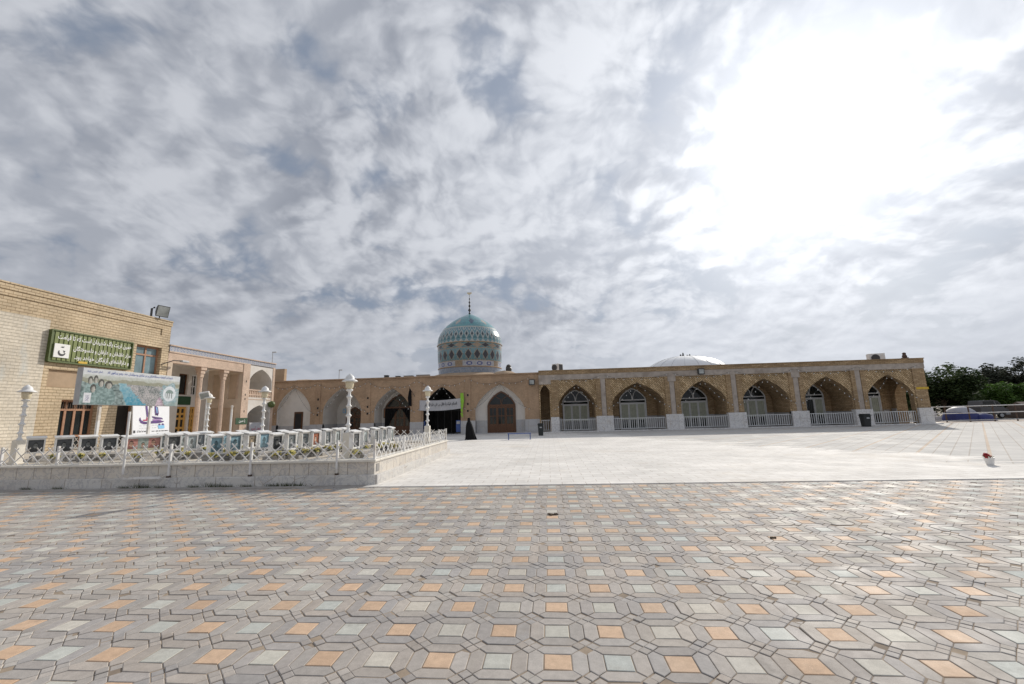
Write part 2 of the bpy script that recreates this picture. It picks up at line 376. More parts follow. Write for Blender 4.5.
# arches: T maps (u along the wall, depth into it, z) to the world
def prof(c, hw, s, a, n=12):
    out = []
    for i in range(-n, n + 1):
        u = math.sin(i / n * math.pi / 2)
        out.append((c + hw * u, s + (a - s) * (1 - abs(u) ** 1.25) ** 0.62))
    return out
def arch_wall(mb, T, U0, U1, Z0, Z1, c, hw, s, a, d=0.0):
    q = lambda u, z: T(u, d, z)
    if c - hw > U0: mb.poly([q(U0, Z0), q(c - hw, Z0), q(c - hw, Z1), q(U0, Z1)])
    if c + hw < U1: mb.poly([q(c + hw, Z0), q(U1, Z0), q(U1, Z1), q(c + hw, Z1)])
    p = prof(c, hw, s, a)
    for (u0, z0), (u1, z1) in zip(p, p[1:]):
        mb.poly([q(u0, z0), q(u1, z1), q(u1, Z1), q(u0, Z1)])
def arch_soffit(mb, T, c, hw, zb, s, a, d0, d1, left=True, right=True):
    p = prof(c, hw, s, a)
    if left: p = [(c - hw, zb)] + p
    if right: p = p + [(c + hw, zb)]
    for (u0, z0), (u1, z1) in zip(p, p[1:]):
        mb.poly([T(u0, d0, z0), T(u1, d0, z1), T(u1, d1, z1), T(u0, d1, z0)])
def arch_fill(mb, T, c, hw, zb, s, a, d):
    p = [(c - hw, zb)] + prof(c, hw, s, a) + [(c + hw, zb)]
    mid = (c, s)
    for (u0, z0), (u1, z1) in zip(p, p[1:]):
        mb.poly([T(u0, d, z0), T(u1, d, z1), T(u1, d, zb), T(u0, d, zb)] if z0 > zb and z1 > zb else [T(u0, d, z0), T(u1, d, z1), T(c, d, zb)])
def arch_frame(mb, T, c, hw, zb, s, a, w, d0, d1):
    P = [(c - hw, zb)] + prof(c, hw, s, a) + [(c + hw, zb)]
    Q = [(c - hw + w, zb)] + prof(c, hw - w, s, a - w * 1.2) + [(c + hw - w, zb)]
    for i in range(len(P) - 1):
        (a0, b0), (a1, b1), (e0, f0), (e1, f1) = P[i], P[i + 1], Q[i], Q[i + 1]
        for d in (d0, d1): mb.poly([T(a0, d, b0), T(a1, d, b1), T(e1, d, f1), T(e0, d, f0)])
        mb.poly([T(a0, d0, b0), T(a1, d0, b1), T(a1, d1, b1), T(a0, d1, b0)])
        mb.poly([T(e0, d0, f0), T(e1, d0, f1), T(e1, d1, f1), T(e0, d1, f0)])
def holes_wall(mb, T, U0, U1, Z0, Z1, holes, depth):
    us = sorted({U0, U1, *[h[0] for h in holes], *[h[1] for h in holes]}); zs = sorted({Z0, Z1, *[h[2] for h in holes], *[h[3] for h in holes]})
    for a, b in zip(us, us[1:]):
        for e, f in zip(zs, zs[1:]):
            um, zm = (a + b) / 2, (e + f) / 2
            if any(h[0] < um < h[1] and h[2] < zm < h[3] for h in holes): continue
            mb.poly([T(a, 0, e), T(b, 0, e), T(b, 0, f), T(a, 0, f)])
    for a, b, e, f in [h[:4] for h in holes]:
        for (u0, z0), (u1, z1) in (((a, e), (b, e)), ((b, e), (b, f)), ((b, f), (a, f)), ((a, f), (a, e))):
            mb.poly([T(u0, 0, z0), T(u1, 0, z1), T(u1, depth, z1), T(u0, depth, z0)])
def tbox(mb, T, u0, u1, d0, d1, z0, z1):
    v = [T(u, d, z) for z in (z0, z1) for d in (d0, d1) for u in (u0, u1)]
    return mb.add(v, [(0, 2, 3, 1), (4, 5, 7, 6), (0, 1, 5, 4), (2, 6, 7, 3), (0, 4, 6, 2), (1, 3, 7, 5)])
def south(Y): return lambda u, d, z: (u, Y + d, z)       # a wall facing -Y
def east(X): return lambda u, d, z: (X - d, u, z)        # a wall facing +X

# Persian lettering: joined presentation forms, laid right to left
def joined(s):
    isl = lambda c: unicodedata.name(c, '').startswith('ARABIC LETTER') and c != 'ء'
    fwd = lambda c: isl(c) and c not in 'اآأإدذرزژوؤة'
    out = []
    for i, c in enumerate(s):
        if not isl(c): out.append({'«': '»', '»': '«', '(': ')', ')': '('}.get(c, c)); continue
        p = s[i - 1] if i else ' '; n = s[i + 1] if i + 1 < len(s) else ' '
        form = (('ISOLATED', 'INITIAL'), ('FINAL', 'MEDIAL'))[int(fwd(p))][int(fwd(c) and isl(n))]
        try: out.append(unicodedata.lookup(unicodedata.name(c) + ' ' + form + ' FORM'))
        except KeyError: out.append(c)
    return ''.join(reversed(out))
def lettering(name, text, width, height, mat, parent, place, heavy=0.0):
    """flat raised letters; place maps (u, v) in metres (from the centre) to a point in parent space"""
    cu = bpy.data.curves.new(name, 'FONT'); cu.body = joined(text); cu.align_x = 'CENTER'; cu.align_y = 'CENTER'; cu.offset = heavy; cu.resolution_u = 3
    tmp = bpy.data.objects.new(name, cu); COL.objects.link(tmp)
    dg = bpy.context.evaluated_depsgraph_get(); dg.update()
    me = bpy.data.meshes.new_from_object(tmp.evaluated_get(dg))
    bpy.data.objects.remove(tmp); bpy.data.curves.remove(cu)
    xs = [v.co.x for v in me.vertices]; ys = [v.co.y for v in me.vertices]
    if not xs: return None
    cx, cy = (min(xs) + max(xs)) / 2, (min(ys) + max(ys)) / 2
    sx = width / (max(xs) - min(xs)); sy = height / (max(ys) - min(ys))
    for v in me.vertices: v.co = place((v.co.x - cx) * sx, (v.co.y - cy) * sy)
    me.materials.clear(); me.materials.append(MT[mat])
    o = bpy.data.objects.new(name, me); COL.objects.link(o); o.parent = parent
    return o
def paint_grid(mb, place, w, h, nx, ny, fn):
    vs = [place((i / nx - 0.5) * w, (j / ny - 0.5) * h) for j in range(ny + 1) for i in range(nx + 1)]
    k = len(mb.v); mb.v += [tuple(v) for v in vs]
    for j in range(ny):
        for i in range(nx):
            a = k + j * (nx + 1) + i
            mb.f.append((a, a + 1, a + nx + 2, a + nx + 1)); mb.c.append(fn((i + 0.5) / nx, (j + 0.5) / ny))
def hsh(a, b, s=0): 
    x = math.sin(a * 127.1 + b * 311.7 + s * 74.7) * 43758.5453; return x - math.floor(x)
def vnoise(x, y, s=0):
    i, j = math.floor(x), math.floor(y); fx, fy = x - i, y - j; fx = fx * fx * (3 - 2 * fx); fy = fy * fy * (3 - 2 * fy)
    return (hsh(i, j, s) * (1 - fx) + hsh(i + 1, j, s) * fx) * (1 - fy) + (hsh(i, j + 1, s) * (1 - fx) + hsh(i + 1, j + 1, s) * fx) * fy
def lerp(a, b, t):
    t = max(0, min(1, t)); return tuple(x + (y - x) * t for x, y in zip(a, b))


# ================================================================== THE SETTING
def ground_mat():
    m, t, b = new_mat('bare_ground'); P = pos(t)
    c = t.mix(t.sm(t.noise(P, 0.12, 8, 0.6), 0.35, 0.65), (0.30, 0.25, 0.19), (0.22, 0.19, 0.15))
    t.link(c, b.inputs['Base Color']); b.inputs['Roughness'].default_value = 0.95; bump(t, b, t.noise(P, 5, 5), 0.3)
    return m
g = MB(); g.poly([(-900, -300, -0.03), (900, -300, -0.03), (900, 1500, -0.03), (-900, 1500, -0.03)])
struct(g.build('ground', ground_mat()))

def joint_mat():
    m, t, b = new_mat('sandy_joints'); P = pos(t)
    c = t.mix(t.sm(t.noise(P, 3.0, 6, 0.65), 0.35, 0.65), (0.36, 0.285, 0.21), (0.22, 0.175, 0.135))
    t.link(c, b.inputs['Base Color']); b.inputs['Roughness'].default_value = 0.95
    return m
g = MB(); g.poly([(-30, -8, -0.0035), (24, -8, -0.0035), (24, 11.24, -0.0035), (-30, 11.24, -0.0035)])
struct(g.build('paving_bed', joint_mat()))

def paver_mat():
    m, t, b = new_mat('concrete_pavers'); P = pos(t)
    a = t.n('ShaderNodeVertexColor'); a.layer_name = 'Col'
    f = t.sm(t.noise(P, 14.0, 7, 0.65), 0.3, 0.7, 0.86, 1.12, 'LINEAR')
    f = t.m('MULTIPLY', f, t.sm(t.noise(P, 0.55, 5, 0.6), 0.3, 0.7, 0.88, 1.1, 'LINEAR'))
    f = t.m('MULTIPLY', f, t.sm(t.noise(P, 160.0, 3, 0.6), 0.3, 0.7, 0.9, 1.1, 'LINEAR'))
    c = t.mix(1.0, a.outputs[0], t.xyz(f, f, f), 'MULTIPLY')
    c = t.mix(t.sm(t.noise(P, 1.7, 7, 0.7), 0.54, 0.75, 0, 0.35), c, (0.33, 0.27, 0.21))      # dust
    c = t.mix(t.sm(t.noise(P, 0.9, 8, 0.72), 0.60, 0.72, 0, 0.4), c, (0.13, 0.115, 0.10))     # old stains
    t.link(c, b.inputs['Base Color'])
    t.put(b.inputs['Roughness'], t.sm(t.noise(P, 2.2, 5), 0.3, 0.7, 0.62, 0.84))
    b.inputs['Specular IOR Level'].default_value = 0.24
    bump(t, b, t.m('ADD', t.noise(P, 90, 5, 0.7), t.m('MULTIPLY', t.noise(P, 9, 3), 1.2)), 0.22, 0.004)
    return m
def build_paving():
    W = 0.443; OX, OY = 0.015, 3.475; a = 0.232; e = 0.008; ch = 0.255; h = 0.5
    q = h - ch / 2
    band = [(a, -a), (q, -q), (h, -h + ch), (h, h - ch), (q, q), (a, a)]
    small = None
    sq = [(-a, -a), (a, -a), (a, a), (-a, a)]
    rnd = random.Random(3)
    mb = MB()
    def inset(p, d):
        n = len(p); A = sum(p[i][0] * p[(i + 1) % n][1] - p[(i + 1) % n][0] * p[i][1] for i in range(n))
        if A < 0: p = p[::-1]
        out = []
        for i in range(n):
            x0, y0 = p[i - 1]; x1, y1 = p[i]; x2, y2 = p[(i + 1) % n]
            l1 = math.hypot(x1 - x0, y1 - y0); l2 = math.hypot(x2 - x1, y2 - y1)
            n1 = (-(y1 - y0) / l1, (x1 - x0) / l1); n2 = (-(y2 - y1) / l2, (x2 - x1) / l2)
            k = 1 + n1[0] * n2[0] + n1[1] * n2[1]; k = max(k, 0.35)
            out.append((x1 + d * (n1[0] + n2[0]) / k, y1 + d * (n1[1] + n2[1]) / k))
        return out
    def paver(pts, cx, cy, col, gap, tilt=0.0012):
        z0 = rnd.uniform(-0.0012, 0.0015); tx = rnd.gauss(0, tilt) * 3.2; ty = rnd.gauss(0, tilt) * 3.2
        zf = lambda x, y: z0 + x * tx + y * ty
        A = inset(pts, gap / W); B = inset(pts, (gap + 0.005) / W)
        n = len(A); k = len(mb.v)
        for (x, y) in A: mb.v.append((cx + x * W, cy + y * W, -0.007))
        for (x, y) in A: mb.v.append((cx + x * W, cy + y * W, zf(x, y) - 0.0015))
        for (x, y) in B: mb.v.append((cx + x * W, cy + y * W, zf(x, y) + 0.0015))
        for i in range(n):
            j = (i + 1) % n
            mb.f += [(k + i, k + j, k + n + j, k + n + i), (k + n + i, k + n + j, k + 2 * n + j, k + 2 * n + i)]
            mb.c += [tuple(q * 0.9 for q in col), col]
        mb.f.append(tuple(k + 2 * n + i for i in range(n))); mb.c.append(col)
    def vary(c, v):
        f = 1 + rnd.uniform(-v, v); w = rnd.uniform(-0.02, 0.02)
        return (c[0] * f * (1 + w), c[1] * f, c[2] * f * (1 - w))
    rot = lambda p, k: [((x, y), (-y, x), (-x, -y), (y, -x))[k] for x, y in p]
    jr = range(-6, 18)
    for j in jr:
        cy = OY + j * W
        if cy + W / 2 > 11.24: continue
        lo = -(max(cy, 2.5) * 1.62 + 2.0); hi = max(cy, 2.5) * 1.18 + 2.2
        wob = rnd.uniform(-0.003, 0.003)
        for i in range(int(lo / W) - 1, int(hi / W) + 2):
            cx = OX + i * W + wob + 0.012 * math.sin(cy * 1.3 + i * 0.07); cyy = cy + 0.012 * math.sin(i * 0.21 + j * 0.5)
            col = vary((0.59, 0.42, 0.29), 0.08) if (i + j) % 2 == 0 else vary(rnd.choice([(0.52, 0.51, 0.455), (0.49, 0.505, 0.47), (0.535, 0.505, 0.445)]), 0.07)
            paver(sq, cx, cyy, col, 0.0045)
            tone = rnd.choice([(0.415, 0.383, 0.352), (0.38, 0.355, 0.336), (0.445, 0.41, 0.37), (0.42, 0.38, 0.342)])
            for k in range(4): paver(rot(band, k), cx, cyy, vary(tone, 0.10), 0.0028)
            for k in range(4):
                p4 = rot([(0, 0), (-ch / 2, -ch / 2), (0, -ch), (ch / 2, -ch / 2)], k)
                paver([(h + x, h + y) for x, y in p4], cx, cyy, vary(tone, 0.1), 0.0028)
    return struct(mb.build('paving', paver_mat(), recalc=False))
build_paving()
# the same pavers far outside the picture, as one sheet
def strip_mat():
    m, t, b = new_mat('edge_flagstones'); P = pos(t)
    x = t.n('ShaderNodeTexBrick'); t.link(P, x.inputs['Vector']); x.offset = 0.5
    for k, v in (('Color1', c4((0.42, 0.40, 0.38))), ('Color2', c4((0.36, 0.34, 0.32))), ('Mortar', c4((0.16, 0.12, 0.09))), ('Scale', 1.0), ('Mortar Size', 0.008), ('Brick Width', 0.6), ('Row Height', 0.42)):
        x.inputs[k].default_value = v
    c = t.mix(t.sm(t.noise(P, 1.4, 7, 0.7), 0.45, 0.7, 0, 0.6), x.outputs[0], (0.24, 0.19, 0.14))
    t.link(c, b.inputs['Base Color']); b.inputs['Roughness'].default_value = 0.8; bump(t, b, x.outputs[1], -0.4, 0.01)
    return m
g = MB(); g.box(-30, -4.9, 11.242, 11.75, -0.02, 0.012); struct(g.build('path', strip_mat()))

def plaza_mat():
    m, t, b = new_mat('plaza_stone'); P = pos(t); s = t.sep(P)
    x = t.n('ShaderNodeTexBrick'); t.link(P, x.inputs['Vector']); x.offset = 0.5
    for k, v in (('Color1', c4((0.79, 0.765, 0.725))), ('Color2', c4((0.72, 0.695, 0.655))), ('Mortar', c4((0.56, 0.51, 0.46))), ('Scale', 1.0), ('Mortar Size', 0.010), ('Brick Width', 0.60), ('Row Height', 0.40)):
        x.inputs[k].default_value = v
    f = t.m('MULTIPLY', t.sm(t.noise(P, 0.5, 7, 0.65), 0.3, 0.7, 0.86, 1.12, 'LINEAR'), t.sm(t.noise(P, 5.0, 5, 0.6), 0.3, 0.7, 0.92, 1.08, 'LINEAR'))
    pale = t.mix(1.0, x.outputs[0], t.xyz(f, f, f), 'MULTIPLY')
    pale = t.mix(t.sm(t.noise(P, 0.28, 8, 0.7), 0.52, 0.72, 0, 0.42), pale, (0.60, 0.52, 0.42))
    # far right: grey pavers with ochre lines, partly covered by the pale stone
    P45 = t.n('ShaderNodeMapping'); P45.inputs['Rotation'].default_value = (0, 0, R(42.6)); t.link(P, P45.inputs[0]); P45 = P45.outputs[0]
    y = t.n('ShaderNodeTexBrick'); t.link(P45, y.inputs['Vector']); y.offset = 0.0
    for k, v in (('Color1', c4((0.58, 0.57, 0.545))), ('Color2', c4((0.50, 0.49, 0.475))), ('Mortar', c4((0.42, 0.38, 0.34))), ('Scale', 1.0), ('Mortar Size', 0.018), ('Brick Width', 0.45), ('Row Height', 0.45)):
        y.inputs[k].default_value = v
    ln = t.m('LESS_THAN', t.m('FRACT', t.m('DIVIDE', t.sep(P45)[0], 1.8)), 0.045)
    grey = t.mix(ln, y.outputs[0], (0.52, 0.42, 0.33))
    edge = t.m('ADD', t.m('MULTIPLY', t.m('SUBTRACT', s[0], 12.6), 0.85), t.m('MULTIPLY', t.m('SUBTRACT', s[1], 17.0), 0.42))
    nz = t.m('MULTIPLY', t.m('SUBTRACT', t.noise(t.vm('MULTIPLY', P, (0.30, 1.0, 1.0)), 0.9, 8, 0.72), 0.5), 13.0)
    msk = t.sm(t.m('ADD', edge, nz), -0.3, 0.5)
    c = t.mix(msk, pale, grey)
    t.link(c, b.inputs['Base Color'])
    t.put(b.inputs['Roughness'], t.sm(t.noise(P, 0.8, 5), 0.3, 0.7, 0.75, 0.9))
    b.inputs['Specular IOR Level'].default_value = 0.15
    bump(t, b, t.m('ADD', t.m('MULTIPLY', x.outputs[1], -0.5), t.noise(P, 22, 4)), 0.25, 0.008)
    return m
g = MB()
g.box(-4.9, 70, 11.242, 41.6, -0.02, 0.022); g.box(-30, -4.9, 21.3, 41.6, -0.02, 0.0215)
struct(g.build('plaza', plaza_mat()))

# ================================================================== RAISED MARBLE TERRACE WITH MEMORIAL CASES
TX0, TX1, TY0, TY1, TZ = -26.0, -4.8, 11.72, 20.3, 0.60
rw = thing('retaining_wall', 'low white marble wall with stained joints round the raised memorial terrace', 'wall', (TX0, TY0, 0))
w = MB(); w.box(TX0, TX1, TY0, TY0 + 0.25, 0.25, TZ); w.box(TX1 - 0.25, TX1, TY0 + 0.25, TY1, 0.25, TZ); w.box(TX0, TX1 - 0.25, TY1 - 0.25, TY1, 0.0, TZ)
w.build('wall_face', 'wall_marble', rw)
w = MB(); w.box(TX0, TX1 + 0.14, TY0 - 0.12, TY0 + 0.12, -0.02, 0.27); w.box(TX1 - 0.1, TX1 + 0.14, TY0 + 0.12, TY1, -0.02, 0.27)
w.build('base_course', 'step_marble', rw, bevel=0.012)
w = MB(); w.box(TX0, TX1 + 0.05, TY0 - 0.06, TY0 + 0.30, TZ, TZ + 0.065); w.box(TX1 - 0.30, TX1 + 0.05, TY0 + 0.30, TY1 - 0.3, TZ, TZ + 0.065); w.box(TX0, TX1 + 0.05, TY1 - 0.30, TY1 + 0.05, TZ, TZ + 0.065)
w.build('coping', 'coping', rw, bevel=0.015)
w = MB(); w.box(TX1 - 0.02, TX1 + 0.012, TY0 + 0.12, TY0 + 0.34, 0.33, 0.54); w.build('vent_plate', 'slab', rw, bevel=0.004)
g = MB(); g.box(TX0, TX1 - 0.25, TY0 + 0.25, TY1 - 0.25, 0.0, TZ - 0.004)
def terr_mat():
    m, t, b = new_mat('terrace_stone'); P = pos(t)
    x = t.n('ShaderNodeTexBrick'); t.link(P, x.inputs['Vector'])
    for k, v in (('Color1', c4((0.60, 0.55, 0.47))), ('Color2', c4((0.52, 0.47, 0.40))), ('Mortar', c4((0.3, 0.25, 0.2))), ('Scale', 1.0), ('Mortar Size', 0.01), ('Brick Width', 0.5), ('Row Height', 0.5)):
        x.inputs[k].default_value = v
    t.link(t.mix(t.sm(t.noise(P, 0.8, 6, 0.7), 0.45, 0.7, 0, 0.5), x.outputs[0], (0.44, 0.35, 0.25)), b.inputs['Base Color']); b.inputs['Roughness'].default_value = 0.8
    return m
struct(g.build('terrace_floor', terr_mat()))

# white lattice fence: one fence per side, each panel and post a part
def lattice(name, label, A, B, posts, low=None):
    root = thing(name, label, 'fence', (A[0], A[1], 0), 0, 'white lattice fences round the terrace')
    A, B = Vector((A[0], A[1], 0)), Vector((B[0], B[1], 0)); L = (B - A).length; d = (B - A) / L
    nrm = Vector((d.y, -d.x, 0))
    z0, z1 = TZ + 0.075, 1.17
    at = lambda s, z, o=0.0: A + d * s + nrm * o + Vector((0, 0, z))
    stops = [0.0] + posts + [L]
    for a, b in zip(stops, stops[1:]):
        if b - a < 0.2: continue
        n = max(1, round((b - a) / 0.335)); st = (b - a) / n
        p = MB()
        for k in range(-1, n + 1):
            for sgn, o in ((1, 0.010), (-1, -0.010)):
                s0 = a + k * st + (0 if sgn > 0 else st * 1.5); s1 = s0 + sgn * st * 1.5
                q0, q1 = (s0, z0), (s1, z1)
                # clip to the panel
                def clip(q0, q1):
                    (x0, y0), (x1, y1) = q0, q1
                    t0, t1 = 0.0, 1.0
                    for lim, sg in ((a, 1), (b, -1)):
                        f0, f1 = sg * (x0 - lim), sg * (x1 - lim)
                        if f0 < 0 and f1 < 0: return None
                        if f0 < 0: t0 = max(t0, f0 / (f0 - f1))
                        if f1 < 0: t1 = min(t1, f0 / (f0 - f1))
                    if t1 - t0 < 0.06: return None
                    return (x0 + (x1 - x0) * t0, y0 + (y1 - y0) * t0), (x0 + (x1 - x0) * t1, y0 + (y1 - y0) * t1)
                c = clip(q0, q1)
                if c: p.bar(at(c[0][0], c[0][1], o), at(c[1][0], c[1][1], o), 0.030, 0.008, up=nrm)
        p.bar(at(a + 0.03, z0 + 0.01), at(b - 0.03, z0 + 0.01), 0.02, 0.02)
        p.build('lattice_panel', 'white_metal', root)
    for s in posts + [L]:
        p = MB(); o = 0.05
        lo = low.get(round(s, 2), TZ + 0.066) if low else TZ + 0.066
        off = 0.10 if lo < TZ else 0.0
        p.bar(at(s, lo, off), at(s, 1.205, off), 0.055, 0.055, up=d)
        post = p.build('post', 'white_metal', root)
        if lo < TZ:
            r = MB(); r.bar(at(s, lo - 0.03, off), at(s, lo + 0.02, off), 0.075, 0.075, up=d); r.build('rusty_foot', 'rust', post)
    return root
fx = lambda x: round(x - TX0, 2)
lattice('lattice_fence', 'white lattice fence along the front of the terrace, facing the patterned paving', (TX0, TY0 + 0.06), (TX1 - 0.03, TY0 + 0.06),
        [fx(-20.6), fx(-18.4), fx(-16.3), fx(-14.46), fx(-10.80), fx(-8.36), fx(-5.85)], {fx(-10.80): 0.30, fx(-8.36): 0.30, fx(-5.85): 0.30})
lattice('lattice_fence', 'white lattice fence running back along the right side of the terrace', (TX1 - 0.03, TY0 + 0.12), (TX1 - 0.03, TY1 - 0.1), [2.4, 4.75, 7.1])
lattice('lattice_fence', 'white lattice fence closing the far side of the terrace behind the memorial cases', (TX0, TY1 - 0.1), (TX1 - 0.06, TY1 - 0.1), [3.0, 6.0, 9.0, 12.0, 15.0, 18.0])

# pipe frame fixed over the wall: the closed gate with its taller post
gt = thing('gate_frame', 'white pipe gate frame with a bar below the terrace coping, left post taller', 'gate', (-12.0, 11.46, 0))
p = MB(); p.tube([(-11.98, 11.46, 0.29), (-12.0, 11.46, 2.15)], 0.03); p.build('tall_post', 'white_metal', gt)
p = MB(); p.bar((-11.95, 11.46, 0.30), (-10.84, 11.46, 0.30), 0.05, 0.06); p.build('lower_bar', 'white_metal', gt)

# memorial cases: post, case, lid, portrait behind glass
def portrait_fn(kind, wide=False):
    seed = hash(kind) % 97 if False else {'dark': 3, 'ash': 11, 'blue': 23, 'red': 31, 'sepia': 43, 'wide': 57, 'pale': 61}[kind]
    bgc = {'dark': (0.055, 0.06, 0.065), 'ash': (0.15, 0.17, 0.18), 'blue': (0.19, 0.31, 0.37), 'red': (0.30, 0.10, 0.05), 'sepia': (0.16, 0.13, 0.09), 'wide': (0.30, 0.30, 0.25), 'pale': (0.34, 0.38, 0.38)}[kind]
    skin = {'dark': (0.20, 0.21, 0.21), 'ash': (0.32, 0.33, 0.33), 'blue': (0.10, 0.17, 0.20), 'red': (0.52, 0.42, 0.34), 'sepia': (0.42, 0.33, 0.22), 'wide': (0.45, 0.28, 0.2), 'pale': (0.16, 0.17, 0.17)}[kind]
    def one(u, v, cx, bg):
        n = vnoise(u * 9, v * 9, seed) - 0.5
        c = lerp(bg, tuple(q * 1.6 for q in bg), v * 0.6 + n * 0.8)
        if ((u - cx) / 0.34) ** 2 + ((v - 0.02) / 0.34) ** 2 < 1: c = tuple(q * (0.6 + n * 0.5) for q in bg)
        if ((u - cx) / 0.165) ** 2 + ((v - 0.56) / 0.25) ** 2 < 1: c = tuple(q * 0.3 for q in bg)
        if ((u - cx) / 0.135) ** 2 + ((v - 0.51) / 0.20) ** 2 < 1: c = tuple(q * (1 + n * 0.7) for q in skin)
        if abs(v - 0.54) < 0.025 and 0.03 < abs(u - cx) < 0.10: c = tuple(q * 0.35 for q in skin)
        return c
    def fn(u, v):
        if not wide: return one(u, v, 0.5, bgc)
        if v < 0.2: return lerp((0.5, 0.48, 0.3), (0.55, 0.5, 0.42), vnoise(u * 14, v * 6, 5))
        if u < 0.36: return one(u * 2.4, (v - 0.1) * 1.05, 0.42, (0.40, 0.19, 0.16))
        if u > 0.66: return one((u - 0.62) * 2.4, (v - 0.1) * 1.05, 0.45, (0.40, 0.19, 0.16))
        return one((u - 0.36) * 3.2, v * 1.15, 0.48, (0.26, 0.30, 0.27))
    return fn
def case_proto(kind, w, h, d, label, cat='memorial case'):
    """faces local +X, centred on its post, z = 0 at the terrace floor, top of the lid at z = 0.84"""
    t = thing('memorial_case', label, cat, (0, 0, 0), 0, 'memorial cases on the terrace')
    zt, zb = 0.80, 0.80 - h
    p = MB(); p.bar((0, 0, 0), (0, 0, zb + 0.03), 0.07); p.box(-0.11, 0.11, -0.11, 0.11, 0, 0.015); p.build('post', 'white_metal', t, local=True)
    c = MB(); x0, x1, y0, y1 = -d / 2, d / 2, -w / 2, w / 2; f = 0.03
    c.box(x0, x0 + 0.02, y0, y1, zb, zt); c.box(x0 + 0.02, x1, y0, y0 + 0.02, zb, zt); c.box(x0 + 0.02, x1, y1 - 0.02, y1, zb, zt)
    c.box(x0 + 0.02, x1, y0 + 0.02, y1 - 0.02, zb, zb + 0.02)
    for a, b in ((y0 + 0.02, y0 + f + 0.01), (y1 - f - 0.01, y1 - 0.02)): c.box(x1 - 0.02, x1 - 0.003, a, b, zb + 0.02, zt)
    c.box(x1 - 0.02, x1 - 0.003, y0 + f + 0.01, y1 - f - 0.01, zb + 0.02, zb + 0.05); c.box(x1 - 0.02, x1 - 0.003, y0 + f + 0.01, y1 - f - 0.01, zt - 0.04, zt)
    cs = c.build('case', 'white_plastic', t, local=True)
    l = MB(); a, b = w / 2 + 0.02, d / 2 + 0.035
    l.add([(-b, -a, zt + 0.06), (b, -a, zt + 0.005), (b, a, zt + 0.005), (-b, a, zt + 0.06), (-b, -a, zt + 0.085), (b, -a, zt + 0.035), (b, a, zt + 0.035), (-b, a, zt + 0.085)],
          [(0, 1, 2, 3), (4, 5, 6, 7), (0, 1, 5, 4), (1, 2, 6, 5), (2, 3, 7, 6), (3, 0, 4, 7)])
    l.box(-b + 0.05, -b + 0.07, -a + 0.05, a - 0.05, zt - 0.01, zt + 0.07)
    l.build('lid', 'white_plastic', t, local=True)
    g = MB(); gw, gh = w - 2 * f - 0.02, h - 0.10; xm = x1 - 0.035; zc = zb + 0.05 + gh / 2
    paint_grid(g, lambda u, v: (xm, u, zc + v), gw, gh, 56 if kind == 'wide' else 22, 26, portrait_fn(kind, kind == 'wide'))
    g.build('portrait', 'paint', cs, local=True, recalc=False)
    return t
PRO = {k: [case_proto(k, w, h, d, ''), []] for k, w, h, d in
       (('dark', 0.44, 0.50, 0.14), ('ash', 0.38, 0.50, 0.14), ('blue', 0.44, 0.54, 0.14), ('red', 0.40, 0.48, 0.15), ('sepia', 0.40, 0.46, 0.17), ('pale', 0.36, 0.50, 0.13), ('wide', 1.05, 0.50, 0.16))}
LOOK = {'dark': 'white memorial case with a dark grey portrait', 'ash': 'white memorial case with a slate grey portrait', 'blue': 'white memorial case with a light blue portrait',
        'red': 'white memorial case with a brick red portrait', 'sepia': 'white memorial case with a small sepia portrait', 'pale': 'white memorial case with a pale grey portrait', 'wide': 'wide white memorial case with two red portraits side by side'}
fp = thing('flower_pot', '', 'flower pot', (0, 0, 0), 0, 'yellow flowers in pots by the memorial cases')
p = MB(); p.lathe([(0.06, 0), (0.085, 0.13), (0.095, 0.13), (0.095, 0.16), (0.08, 0.16)], 10); p.build('pot', 'slab', fp, local=True)
p = MB(); rr = random.Random(5)
for k in range(26):
    a = rr.uniform(0, 6.28); r = rr.uniform(0.02, 0.15); z = rr.uniform(0.16, 0.27)
    q = Matrix.Translation((r * math.cos(a), r * math.sin(a), z)) @ Matrix.Rotation(rr.uniform(0, 3), 4, 'X') @ Matrix.Rotation(rr.uniform(0, 3), 4, 'Z')
    p.xbox(q, (0.07, 0.06, 0.012))
p.build('blossoms', 'flower_y', fp, local=True)
p = MB()
for k in range(20):
    a = rr.uniform(0, 6.28); r = rr.uniform(0.02, 0.13); z = rr.uniform(0.12, 0.22)
    q = Matrix.Translation((r * math.cos(a), r * math.sin(a), z)) @ Matrix.Rotation(rr.uniform(0, 3), 4, 'X') @ Matrix.Rotation(rr.uniform(0, 3), 4, 'Z')
    p.xbox(q, (0.09, 0.03, 0.006))
p.build('leaves', 'leaf_small', fp, local=True)
FP = []
gs = MB(); gs.box(-0.70, 0.70, -0.36, 0.36, 0, 0.10); gs.box(-0.60, 0.60, -0.27, 0.27, 0.10, 0.20)
gsl = tag(gs.build('grave_slab', 'slab', None, bevel=0.012), '', 'grave slab', 'stepped grave slabs on the terrace')
GS = []
